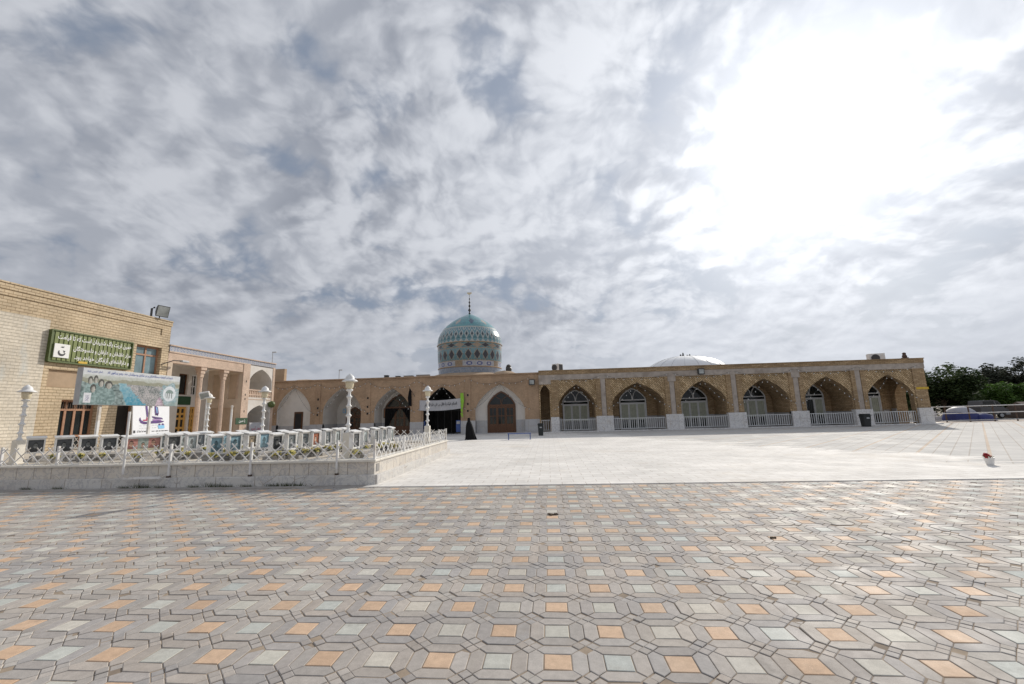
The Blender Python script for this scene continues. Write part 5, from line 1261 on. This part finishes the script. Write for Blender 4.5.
# low metal dome on the arcade roof
mdm = MB(); CX_, CY_, RB = 17.2, 54.0, 5.2
prf = [(RB * math.cos(t * math.pi / 2) , 5.6 + 2.72 * math.sin(t * math.pi / 2) ) for t in [i / 12 for i in range(12)]]
mdm.lathe(prf + [(0.05, 8.33)], 40, (CX_, CY_, 0)); dm = mdm.build('metal_dome', 'foil', ar, smooth=True)
m = MB()
for k in range(20):
    a = 2 * math.pi * k / 20; m.tube([(CX_ + (r + 0.012) * math.cos(a), CY_ + (r + 0.012) * math.sin(a), z + 0.004) for r, z in prf[:11]], 0.014, 5)
m.build('seams', 'grey_metal', dm)
for i, (x, h, lab) in enumerate(((16.75, 0.36, 'dark bird-like knob, leftmost on top of the metal dome'), (17.05, 0.55, 'tallest dark knob on top of the metal dome'), (17.55, 0.28, 'low dark knob on the metal dome, second from the right'), (17.85, 0.34, 'dark knob, rightmost on top of the metal dome'))):
    m = MB(); m.lathe([(0.10, 8.24), (0.13, 8.24 + h * 0.4), (0.07, 8.24 + h * 0.7), (0.09, 8.24 + h * 0.85), (0.02, 8.24 + h)], 8, (x, CY_, 0)); tag(m.build('dome_knob', 'dark_metal', smooth=True), lab, 'ornament')

# ================================================================== THINGS ON AND BEFORE THE BUILDINGS
def ac_unit(label, x, y, z, w, h, d, rz):
    t = thing('air_conditioner', label, 'air conditioner', (x, y, z), rz)
    m = MB(); m.box(-w / 2, w / 2, -d / 2, d / 2, 0.08, h); bd = m.build('casing', 'white_plastic', t, bevel=0.02, local=True)
    m = MB(); m.lathe([(h * 0.32, 0), (h * 0.36, 0.02), (h * 0.36, 0.05)], 20)
    m.v = [(a * 1.0 - w * 0.12, -d / 2 - c, b + h / 2 + 0.04) for a, b, c in m.v]; m.build('fan_grille', 'dark_metal', t, local=True)
    m = MB()
    for s in (-1, 1): m.box(s * w * 0.38 - 0.04, s * w * 0.38 + 0.04, -d / 2, d / 2, -0.27 if w < 0.9 else -0.05, 0.08)
    m.build('feet', 'dark_metal', t, local=True)
    if w < 0.9:
        m = MB(); m.box(w / 2 + 0.002, w / 2 + 0.02, -d * 0.4, d * 0.4, 0.14, h - 0.08); m.build('side_grille', 'dark_metal', t, local=True)
ac_unit('white cooling unit with a dark grille on the roof left of the first glazed arch', 1.15, 43.0, 5.82, 0.80, 0.85, 0.8, R(-35))
ac_unit('white fan unit on the arcade roof near its right end', 31.1, 42.6, 5.60, 1.25, 0.95, 0.6, R(-12))
m = MB(); m.box(32.35, 32.75, 41.0, 41.4, 5.55, 5.95); m.lathe([(0.16, 5.95), (0.2, 6.05), (0.12, 6.25), (0.16, 6.35), (0.04, 6.42)], 8, (32.55, 41.2, 0)); tag(m.build('roof_ornament', 'rust', bevel=0.02), 'small brown roof ornament at the right corner of the arcade', 'ornament')
f = thing('spotlight', 'square dark spotlight on the brick pilaster right of the shrine wooden door', 'spotlight', (-1.35, SY - 0.1, 4.6))
m = MB(); m.box(-1.68, -1.12, SY - 0.42, SY - 0.16, 4.45, 4.98); hd = m.build('housing', 'dark_metal', f, bevel=0.03); m = MB(); m.box(-1.60, -1.20, SY - 0.432, SY - 0.422, 4.53, 4.90); m.build('lens', 'glass_lamp', hd); m = MB(); m.box(-1.46, -1.34, SY - 0.16, SY - 0.062, 4.6, 4.8); m.build('bracket', 'dark_metal', f)
f = thing('spotlight', 'square dark spotlight on the arcade beam above the third glazed arch', 'spotlight', (14.1, AY - 0.2, 5.0))
m = MB(); m.box(13.82, 14.38, AY - 0.46, AY - 0.18, 4.92, 5.46); hd = m.build('housing', 'dark_metal', f, bevel=0.03); m = MB(); m.box(13.9, 14.3, AY - 0.472, AY - 0.462, 5.0, 5.38); m.build('lens', 'glass_lamp', hd); m = MB(); m.box(14.04, 14.16, AY - 0.18, AY - 0.102, 5.1, 5.3); m.build('bracket', 'dark_metal', f)

# strings of bulbs sweeping down from each arch tip
bulb_me = None
def bulb_string(label, A, B, sag, n, group='strings of white bulbs on the arches'):
    global bulb_me
    A, B = Vector(A), Vector(B)
    pts = [A.lerp(B, i / 16) - Vector((0, 0, sag * 4 * (i / 16) * (1 - i / 16))) for i in range(17)]
    c = MB(); c.tube(pts, 0.011, 5); t = tag(c.build('bulb_string', 'dark_metal'), label, 'string light', group)
    for k in range(n):
        s = (k + 0.6) / n; p = A.lerp(B, s) - Vector((0, 0, sag * 4 * s * (1 - s) + 0.05))
        if bulb_me is None:
            b = MB(); b.lathe([(0.010, 0.05), (0.022, 0.025), (0.040, -0.01), (0.033, -0.04), (0.010, -0.06)], 8); o = b.build('bulb', 'bulb', t, smooth=True, local=True); bulb_me = o.data
        else: o = bpy.data.objects.new('bulb', bulb_me); COL.objects.link(o); o.parent = t
        o.location = p
    return t
names_s = ['first plastered arch', 'second plastered arch', 'curtained arch', 'bannered portal', 'wooden shrine door arch']
for k, (c, hw, s, a, dep) in enumerate(ARC):
    for sx, sd in ((-1, 'left'), (1, 'right')):
        bulb_string(f'string of white bulbs sweeping down the {sd} half of the {names_s[k]}', (c, SY - 0.12, a + 0.15), (c + sx * (hw + 0.55), SY - 0.14, 2.25 + 0.2 * (k % 2)), 0.45, 8)
        bulb_string(f'bulb string along the upper {sd} spandrel of the {names_s[k]}', (c, SY - 0.12, a + 0.28), (c + sx * (hw + 0.6), SY - 0.14, 5.25), 0.35, 5)
names_a = ['first', 'second', 'third', 'fourth', 'fifth', 'sixth']
for k, (c, hw) in enumerate(BAY):
    for sx, sd in ((-1, 'left'), (1, 'right')):
        bulb_string(f'string of white bulbs sweeping down the {sd} half of the {names_a[k]} glazed arch', (c, AY - 0.16, APX + 0.05), (c + sx * (hw + 0.5), AY - 0.26, 2.1), 0.30, 7)
        bulb_string(f'bulb string along the beam over the {sd} half of the {names_a[k]} glazed arch', (c, AY - 0.16, APX + 0.35), (c + sx * (hw + 0.6), AY - 0.20, 5.15), 0.15, 4)

# litter bins
def bin_(label, x, y, w, h):
    t = thing('litter_bin', label, 'bin', (x, y, 0.022))
    m = MB(); m.add([(sx * w * q / 2, sy * w * 0.9 * q / 2, z) for z, q in ((0, 0.82), (h * 0.86, 1.0)) for sx, sy in ((-1, -1), (1, -1), (1, 1), (-1, 1))], [(0, 1, 2, 3), (4, 5, 6, 7), (0, 1, 5, 4), (1, 2, 6, 5), (2, 3, 7, 6), (3, 0, 4, 7)])
    m.build('body', 'bin', t, bevel=0.03, local=True)
    m = MB(); m.box(-w * 0.56, w * 0.56, -w * 0.52, w * 0.5, h * 0.86, h * 0.93); m.box(-w * 0.48, w * 0.48, -w * 0.42, w * 0.42, h * 0.93, h); m.build('lid', 'bin', t, bevel=0.02, local=True)
    m = MB(); m.box(-w * 0.16, w * 0.2, -w * 0.535, -w * 0.525, h * 0.62, h * 0.72); m.build('label_plate', 'grey_metal', t, local=True)
bin_('dark plastic litter bin near the narrow arch, right of the low blue bench', -0.62, 35.2, 0.45, 0.98)
bin_('wide dark litter bin before the pier between the last two glazed arches', 26.2, 38.1, 0.60, 1.05)
# low blue bench
t = thing('bench', 'low backless bench with blue metal legs before the shrine wooden door', 'bench', (-2.05, 30.4, 0.022))
m = MB(); m.box(-0.82, 0.82, -0.17, 0.17, 0.40, 0.445); m.build('seat', 'blue', t, bevel=0.01, local=True)
for sx in (-1, 1):
    m = MB(); m.tube([(sx * 0.76, -0.14, 0), (sx * 0.76, -0.14, 0.38), (sx * 0.76, 0.14, 0.38), (sx * 0.76, 0.14, 0)], 0.03, 8); m.build('leg', 'blue', t, local=True)
# flower bucket
t = thing('flower_bucket', 'small white bucket of red flowers standing on the pale plaza', 'flower bucket', (12.5, 13.6, 0.022), 0.4); t.scale = (0.78, 0.78, 0.78)
m = MB(); m.lathe([(0.10, 0), (0.14, 0.24), (0.155, 0.24), (0.155, 0.27), (0.13, 0.27)], 16); m.build('bucket', 'white_metal', t, local=True)
m = MB(); rr = random.Random(9)
for k in range(30):
    a = rr.uniform(0, 6.28); r = rr.uniform(0, 0.10); q = Matrix.Translation((r * math.cos(a) - 0.10, r * math.sin(a), rr.uniform(0.28, 0.40))) @ Matrix.Rotation(rr.uniform(0, 3), 4, 'X') @ Matrix.Rotation(rr.uniform(0, 3), 4, 'Z'); m.xbox(q, (0.08, 0.06, 0.015))
m.build('blossoms', 'flower_r', t, local=True)
m = MB()
for k in range(14):
    a = rr.uniform(0, 6.28); m.bar((0, 0, 0.2), (0.16 * math.cos(a) - 0.05, 0.16 * math.sin(a), 0.32), 0.03, 0.006)
m.build('leaves', 'leaf_small', t, local=True)
# litter on the paving
for (x, y, s, lab) in ((0.0, 8.05, 0.10, 'dark dried leaf lying on the patterned paving near the middle'), (3.05, 6.55, 0.035, 'small dark pebble on the patterned paving right of the middle')):
    m = MB(); rr = random.Random(int(x * 100))
    for k in range(7):
        q = Matrix.Translation((x + rr.uniform(-s, s), y + rr.uniform(-s, s) * 0.3, 0.014)) @ Matrix.Rotation(rr.uniform(0, 3), 4, 'Z') @ Matrix.Rotation(rr.uniform(-0.4, 0.4), 4, 'X'); m.xbox(q, (s * 0.8, s * 0.35, 0.02))
    tag(m.build('dry_leaf' if s > 0.1 else 'pebble', 'trunk', bevel=0.004), lab, 'leaf' if s > 0.1 else 'pebble')

# woman in a black chador walking
def chador(loc, rz):
    bm = []; rings = []
    spec = [(0.005, 0.30, 0.36, 0.05), (0.10, 0.30, 0.35, 0.045), (0.35, 0.29, 0.32, 0.035), (0.65, 0.28, 0.285, 0.02), (0.90, 0.265, 0.255, 0.012), (1.10, 0.25, 0.215, 0.01), (1.22, 0.215, 0.165, 0.008),
            (1.29, 0.165, 0.13, 0.005), (1.34, 0.115, 0.11, 0.004), (1.40, 0.095, 0.105, 0.002), (1.47, 0.095, 0.115, 0.0), (1.53, 0.085, 0.105, 0.0), (1.575, 0.055, 0.07, 0.0), (1.59, 0.015, 0.02, 0.0)]
    n = 40; m = MB(); vs = []
    for (z, rx, ry, fold) in spec:
        lean = 0.05 * (z / 1.6); sw = 0.30 * max(0, 1 - z / 1.2) ** 1.3
        for k in range(n):
            a = 2 * math.pi * k / n
            f = 1 + (fold / 0.3) * (math.sin(a * 7 + z * 2.2) * 0.6 + math.sin(a * 11 - z * 3) * 0.4)
            tr = sw * max(0, -math.cos(a))
            vs.append(((rx * f) * math.sin(a), (ry * f + tr * 0.6) * math.cos(a) + lean - sw * 0.15 , z + (0.018 * math.sin(a * 5) if z < 0.05 else 0)))
    N = len(spec); fs = [(i * n + k, i * n + (k + 1) % n, (i + 1) * n + (k + 1) % n, (i + 1) * n + k) for i in range(N - 1) for k in range(n)]
    fs += [tuple((N - 1) * n + k for k in range(n))]
    m.add(vs, fs)
    t = thing('person', 'woman wrapped in a long black chador walking across the plaza towards the shrine', 'person', loc, rz)
    b = m.build('chador', 'black', t, smooth=True, local=True); sb = b.modifiers.new('smooth', 'SUBSURF'); sb.levels = 1; sb.render_levels = 1
    skin = plain('skin', (0.42, 0.26, 0.18), 0.6, 0.06, 8)
    m = MB(); m.lathe([(0.004, 1.375), (0.045, 1.39), (0.066, 1.43), (0.070, 1.47), (0.062, 1.515), (0.03, 1.54)], 16, (0, 0.098, 0)); m.add([(-0.012, 0.165, 1.44), (0.012, 0.165, 1.44), (0, 0.19, 1.445), (0, 0.162, 1.485)], [(0, 1, 2), (1, 3, 2), (3, 0, 2)]); fc = m.build('face', skin, t, smooth=True, local=True)
    m = MB()
    for s in (-1, 1): m.xbox(Matrix.Translation((s * 0.025, 0.163, 1.483)), (0.022, 0.01, 0.009)); 
    m.xbox(Matrix.Translation((0, 0.160, 1.415)), (0.035, 0.008, 0.008)); m.build('eyes_and_mouth', 'wood', fc, local=True)
    for s in (-1, 1):
        m = MB(); m.xbox(Matrix.Translation((s * 0.09, 0.20 * (s + 0.6), 0.035)), (0.085, 0.24, 0.07)); m.build('shoe', 'bin', t, bevel=0.025, local=True)
chador((-5.80, 31.6, 0.022), R(72))

# ================================================================== BEYOND THE RIGHT END
g = MB(); g.box(33.6, 160, 41.62, 47.0, -0.02, 0.01); struct(g.build('pavement', MT['concrete']))
g = MB(); g.box(30, 200, 47.0, 53.5, -0.025, -0.005); 
MT['asphalt'] = plain('asphalt', (0.055, 0.053, 0.05), 0.9, 0.2, 6, bmp=0.3)
struct(g.build('road', MT['asphalt']))
# barrier: dark posts with pale rails
fr = thing('barrier_fence', 'low barrier fence of three pale rails on rusty posts right of the arcade', 'fence', (34, 43, 0))
for z, x0 in ((1.42, 34.0), (0.80, 34.0), (0.14, 34.0)):
    m = MB(); m.tube([(x0, 43.0, z), (41, 43.02, z + 0.03), (48, 42.9, z + 0.06), (58, 42.9, z + 0.02)], 0.045, 6); m.build('rail', 'white_metal' if z > 0.3 else 'grey_metal', fr)
for x in (36.7, 38.7, 40.8, 42.7, 46.0, 48.4, 51.5, 55):
    m = MB(); m.box(x - 0.04, x + 0.04, 43.06, 43.14, -0.02, 1.55); m.build('post', 'rust', fr)
# dome tent
def tent(label, c, rx, ry, h, lower, upper, split=0.5):
    t = thing('tent', label, 'tent', (c[0], c[1], 0))
    def shell(f0, f1, mat, name):
        m = MB(); N = 32; R_ = 10; vs = []
        for i in range(R_ + 1):
            e = f0 + (f1 - f0) * i / R_
            for k in range(N):
                a = 2 * math.pi * k / N; r = math.cos(e * math.pi / 2) ** 0.8; q = 1 / max(abs(math.cos(a)), abs(math.sin(a))) ; q = 1 + (q - 1) * 0.45 * (1 - e)
                vs.append((c[0] + rx * r * q * math.cos(a), c[1] + ry * r * q * math.sin(a), h * math.sin(e * math.pi / 2)))
        m.add(vs, [(i * N + k, i * N + (k + 1) % N, (i + 1) * N + (k + 1) % N, (i + 1) * N + k) for i in range(R_) for k in range(N)])
        return m.build(name, mat, t, smooth=True)
    shell(0, split, lower, 'lower_fabric'); shell(split, 0.985, upper, 'upper_fabric')
    for a in (R(35), R(145)):
        m = MB(); m.tube([(c[0] + rx * 1.03 * math.cos(a) * math.cos(e), c[1] + ry * 1.03 * math.sin(a) * math.cos(e), 1.02 * h * math.sin(e)) for e in [i / 12 * math.pi for i in range(13)]], 0.02, 6); m.build('tent_pole', 'grey_metal', t)
tent('dome tent with blue sides and a grey-white top behind the barrier fence', (40.5, 46.0), 1.3, 1.1, 1.4, 'tent_blue', 'tent_white', 0.42)
tent('low all-blue tent pitched to the right of the two-coloured dome tent', (41.9, 45.4), 0.85, 0.8, 0.70, 'tent_blue', 'tent_blue', 0.5)
def ridge_tent(label, x0, x1, y, h, mat):
    t = thing('tent', label, 'tent', ((x0 + x1) / 2, y, 0)); d = 1.8
    m = MB(); m.add([(x0, y - d, 0), (x1, y - d, 0), (x1, y - d * 0.75, h * 0.6), (x0, y - d * 0.75, h * 0.6), (x0, y, h), (x1, y, h), (x0, y + d * 0.75, h * 0.6), (x1, y + d * 0.75, h * 0.6), (x0, y + d, 0), (x1, y + d, 0)],
                    [(0, 1, 2, 3), (3, 2, 5, 4), (4, 5, 7, 6), (6, 7, 9, 8), (0, 3, 4, 6, 8), (1, 2, 5, 7, 9)]); m.build('canvas', mat, t)
    m = MB(); m.add([(x0 + 0.5, y - d * 0.93 - 0.03, 0.25), (x0 + 1.2, y - d * 0.93 - 0.03, 0.25), (x0 + 1.2, y - d * 0.80 - 0.03, h * 0.5), (x0 + 0.5, y - d * 0.80 - 0.03, h * 0.5)], [(0, 1, 2, 3)]); m.build('door_flap', 'trunk', t)
ridge_tent('brown canvas tent right of the dark van', 50.2, 53.2, 50.5, 1.7, 'canvas'); ridge_tent('brown canvas tent at the right edge, farther along than its twin', 54.2, 58.0, 50.8, 1.8, 'canvas')
# pale crates
for x, y, lab in ((37.3, 46.6, 'pale box stack behind the barrier fence, left of the blue tent'),):
    t = thing('stacked_boxes', lab, 'boxes', (x, y, 0))
    for k, (dx, z, w_) in enumerate(((0, 0, 0.7), (0.75, 0, 0.6), (1.4, 0.0, 0.6), (0.3, 0.5, 0.6), (1.0, 0.5, 0.55))):
        m = MB(); m.box(x + dx - w_ / 2, x + dx + w_ / 2, y - 0.3, y + 0.3, z, z + 0.49); m.build('box', 'banner', t, bevel=0.01)
# van
def van(x, y):
    t = thing('van', 'dark grey van with a pale front bumper parked behind the barrier fence', 'van', (x, y, -0.005))
    L, W, H = 2.75, 1.4, 1.95
    pr = [(-L / 2, 0.42), (-L / 2, 1.2), (-L / 2 + 0.12, 1.9), (-L / 2 + 0.4, H), (L / 2 - 1.35, H), (L / 2 - 0.95, 1.85), (L / 2 - 0.35, 1.12), (L / 2, 0.95), (L / 2, 0.42)]
    m = MB(); n = len(pr)
    for s in (-1, 1): m.add([(px, s * W / 2, pz) for px, pz in pr], [tuple(range(n))])
    m.add([(px, s * W / 2, pz) for s in (-1, 1) for px, pz in pr], [(i, (i + 1) % n, n + (i + 1) % n, n + i) for i in range(n)])
    bmv = m.build('body', 'van', t, bevel=0.05, local=True)
    m = MB(); m.add([(-L / 2 + 0.25, -W / 2 - 0.006, 1.25), (L / 2 - 1.2, -W / 2 - 0.006, 1.25), (L / 2 - 1.35, -W / 2 - 0.006, 1.85), (-L / 2 + 0.35, -W / 2 - 0.006, 1.85)], [(0, 1, 2, 3)]); m.build('side_window', 'glass', t, local=True)
    m = MB(); m.add([(L / 2 - 1.1, -W / 2 - 0.006, 1.25), (L / 2 - 0.5, -W / 2 - 0.006, 1.22), (L / 2 - 0.98, -W / 2 - 0.006, 1.80), (L / 2 - 1.2, -W / 2 - 0.006, 1.85)], [(0, 1, 2, 3)]); m.build('door_window', 'glass', t, local=True)
    m = MB(); m.add([(L / 2 - 0.36, -0.65, 1.16), (L / 2 - 0.36, 0.65, 1.16), (L / 2 - 0.92, 0.6, 1.84), (L / 2 - 0.92, -0.6, 1.84)], [(0, 1, 2, 3)]); m.v = [(a + 0.012, b, c + 0.012) for a, b, c in m.v]; m.build('windscreen', 'glass', t, local=True)
    m = MB(); m.box(L / 2 - 0.35, L / 2 + 0.10, -W / 2 - 0.03, W / 2 + 0.03, 0.38, 0.66); m.build('front_bumper', 'van_white', t, bevel=0.04, local=True)
    m = MB(); m.box(-L / 2 - 0.08, -L / 2 + 0.2, -W / 2 - 0.02, W / 2 + 0.02, 0.38, 0.60); m.build('rear_bumper', 'bin', t, bevel=0.04, local=True)
    for s in (-1, 1):
        m = MB(); m.box(L / 2 - 0.02, L / 2 + 0.03, s * 0.52 - 0.14, s * 0.52 + 0.14, 0.70, 0.88); m.build('headlight', 'glass_lamp', t, bevel=0.01, local=True)
        for xx in (-L / 2 + 0.85, L / 2 - 0.8):
            m = MB(); m.lathe([(0.20, -0.10), (0.31, -0.09), (0.33, 0), (0.31, 0.09), (0.20, 0.10)], 20); m.v = [(a + xx, s * (W / 2 - 0.08) + c, b + 0.33) for a, b, c in m.v]; wh = m.build('wheel', 'rubber', t, local=True)
            m = MB(); m.lathe([(0.19, 0.0), (0.19, 0.02), (0.05, 0.04)], 14); m.v = [(a + xx, s * (W / 2 + 0.02 + c), b + 0.33) for a, b, c in m.v]; m.build('rim', 'grey_metal', wh, local=True)
van(47.8, 51.0)

# trees
def tree(name, label, x, y, h, rx, ry, zc, rz, n, mat, seed, leaf=0.26, blobs=18, trunk_r=0.22, group=None, conifer=False, z0=-0.03):
    rr = random.Random(seed); t = thing(name, label, 'tree', (x, y, z0), 0, group)
    bl = []
    for k in range(blobs):
        a = rr.uniform(0, 6.28); e = rr.uniform(-0.9, 1.0); q = rr.uniform(0.2, 0.92)
        if conifer: e = rr.uniform(-1, 1); q = rr.uniform(0, 0.9) * (1 - (e + 1) / 2.3)
        r = math.sqrt(max(0, 1 - (e * q) ** 2)) if not conifer else 1
        bl.append((rx * q * r * math.cos(a), ry * q * r * math.sin(a), zc + rz * e * (q if not conifer else 1), rr.uniform(0.24, 0.46) * min(rx, rz) * (1 if not conifer else 0.8), rr.uniform(0, 1)))
    m = MB(); p0 = [(0, 0, -0.05), (0.05 * rr.uniform(-1, 1), 0.05, zc * 0.35), (0.1 * rr.uniform(-1, 1), 0.08, zc * 0.7), (0, 0, zc + rz * 0.4)]
    m.tube(p0, trunk_r, 9, trunk_r * 0.35)
    for b in bl[:9]: m.tube([(0, 0, zc * rr.uniform(0.35, 0.75)), (b[0] * 0.5, b[1] * 0.5, (zc * 0.5 + b[2]) / 2 + 0.15), (b[0], b[1], b[2])], trunk_r * 0.4, 6, trunk_r * 0.12)
    m.build('trunk', 'trunk', t, local=True)
    m = MB()
    for k in range(n):
        b = bl[rr.randrange(len(bl))]
        while True:
            v = Vector((rr.uniform(-1, 1), rr.uniform(-1, 1), rr.uniform(-1, 1)))
            if v.length < 1: break
        v = v.normalized() * (v.length ** 0.45) * b[3] * rr.choice([1, 1, 1, 1.25])
        p = Vector((b[0], b[1], b[2])) + Vector((v.x, v.y, v.z * 0.85))
        if p.z < 0.25: continue
        q = Matrix.Translation(p) @ Matrix.Rotation(rr.uniform(0, 6.28), 4, 'Z') @ Matrix.Rotation(rr.uniform(-1.2, 1.2), 4, 'X')
        s = leaf * rr.uniform(0.6, 1.3); c_ = max(0, min(1, 0.5 * b[4] + rr.uniform(0, 0.55)))
        m.add([q @ Vector(w) for w in ((-s * 0.5, 0, 0), (0, -s * 0.32, s * 0.06), (s * 0.6, 0, 0), (0, s * 0.32, s * 0.06))], [(0, 1, 2, 3)], (c_, c_, c_))
    m.build('crown', mat, t, recalc=False, local=True)
    return t
tree('broad_tree', 'broad dark green tree standing just right of the arcade end', 48.2, 56.5, 6.3, 3.9, 3.4, 3.3, 2.9, 26000, 'leaf_dark', 4, 0.28, 46, 0.28)
tree('bushy_tree', 'dark green bushy tree half hidden behind the arcade end', 44.6, 58.0, 4.6, 1.9, 1.9, 2.5, 2.0, 5000, 'leaf_dark', 5, 0.26, 14, 0.18)
tree('bushy_tree', 'bright green rounded tree right of the broad dark tree', 55.2, 57.0, 4.3, 2.7, 2.4, 2.5, 2.0, 7000, 'leaf_bright', 6, 0.25, 20, 0.2)
tree('bushy_tree', 'bright green rounded tree at the right edge of the photo', 60.2, 58.0, 4.5, 2.8, 2.4, 2.6, 2.1, 7000, 'leaf_bright', 8, 0.25, 20, 0.2)
con = ['grey-green tall tree beyond the tents, leftmost of the far row', 'second grey-green tree from the left in the far row', 'third grey-green tree from the left in the far row', 'fourth grey-green tree from the left in the far row', 'fifth grey-green tree from the left in the far row', 'sixth grey-green tree from the left, near the utility pole', 'seventh grey-green tree from the left in the far row', 'rightmost grey-green tree in the far row']
for i, (x, h) in enumerate(((84, 6.6), (86.5, 7.2), (89, 7.8), (91.2, 8.4), (93.4, 9.4), (95.8, 9.0), (98.2, 9.9), (101, 9.6))):
    tree('tall_tree', con[i], x, 95 + (i % 3) * 1.5, h * 1.02, 2.7, 2.2, h * 0.58, h * 0.48, 4200, 'leaf_grey', 30 + i, 0.45, 30, 0.25, 'tall trees beyond the tents')
# hedge closing the view low behind the vehicles
def hedge(label, x0, x1, y, h, seed, mat):
    rr = random.Random(seed); t = thing('hedge', label, 'hedge', ((x0 + x1) / 2, y, -0.03)); m = MB()
    for k in range(int((x1 - x0) * 330)):
        x = rr.uniform(x0, x1); z = h * (0.75 + 0.3 * vnoise(x * 0.7, 3, seed)) * rr.random() ** 0.6; yy = y + rr.gauss(0, 0.5)
        q = Matrix.Translation((x - (x0 + x1) / 2, yy - y, z)) @ Matrix.Rotation(rr.uniform(0, 6.28), 4, 'Z') @ Matrix.Rotation(rr.uniform(-1.2, 1.2), 4, 'X'); s = 0.3 * rr.uniform(0.6, 1.3); c_ = rr.uniform(0, 0.8)
        m.add([q @ Vector(w) for w in ((-s * 0.5, 0, 0), (0, -s * 0.32, 0), (s * 0.6, 0, 0), (0, s * 0.32, 0))], [(0, 1, 2, 3)], (c_, c_, c_))
    m.build('foliage', mat, t, recalc=False, local=True)
    m = MB()
    for k in range(int((x1 - x0) / 1.2)):
        x = x0 + 0.6 + k * 1.2 - (x0 + x1) / 2; m.tube([(x, 0, -0.05), (x + 0.1, 0.05, h * 0.7)], 0.05, 5)
    m.build('stems', 'trunk', t, local=True)
hedge('dark hedge along the far side of the road behind the van and tents', 34, 74, 60.5, 3.0, 71, 'leaf_dark')
# utility pole and wires at the right
t = thing('utility_pole', 'pale tapering utility pole rising among the far trees', 'utility pole', (93.8, 90.0, -0.03))
m = MB(); m.tube([(93.8, 90, -0.03), (93.8, 90, 9.6)], 0.30, 8, 0.16); m.build('pole', 'concrete', t); m = MB(); m.box(93.0, 94.6, 89.9, 90.1, 8.8, 8.95); m.build('cross_arm', 'concrete', t)
for i, (z0, z1) in enumerate(((5.2, 5.75), (4.85, 5.2))):
    m = MB(); A, B = Vector((33.35, 41.2, z0 - 0.1)), Vector((47.5, 56.2, z1)); m.tube([A.lerp(B, k / 10) - Vector((0, 0, 0.25 * 4 * k / 10 * (1 - k / 10))) for k in range(11)], 0.02, 5)
    tag(m.build('cable', 'dark_metal'), ('upper' if i == 0 else 'lower') + ' overhead cable running right from the end of the arcade', 'cable')
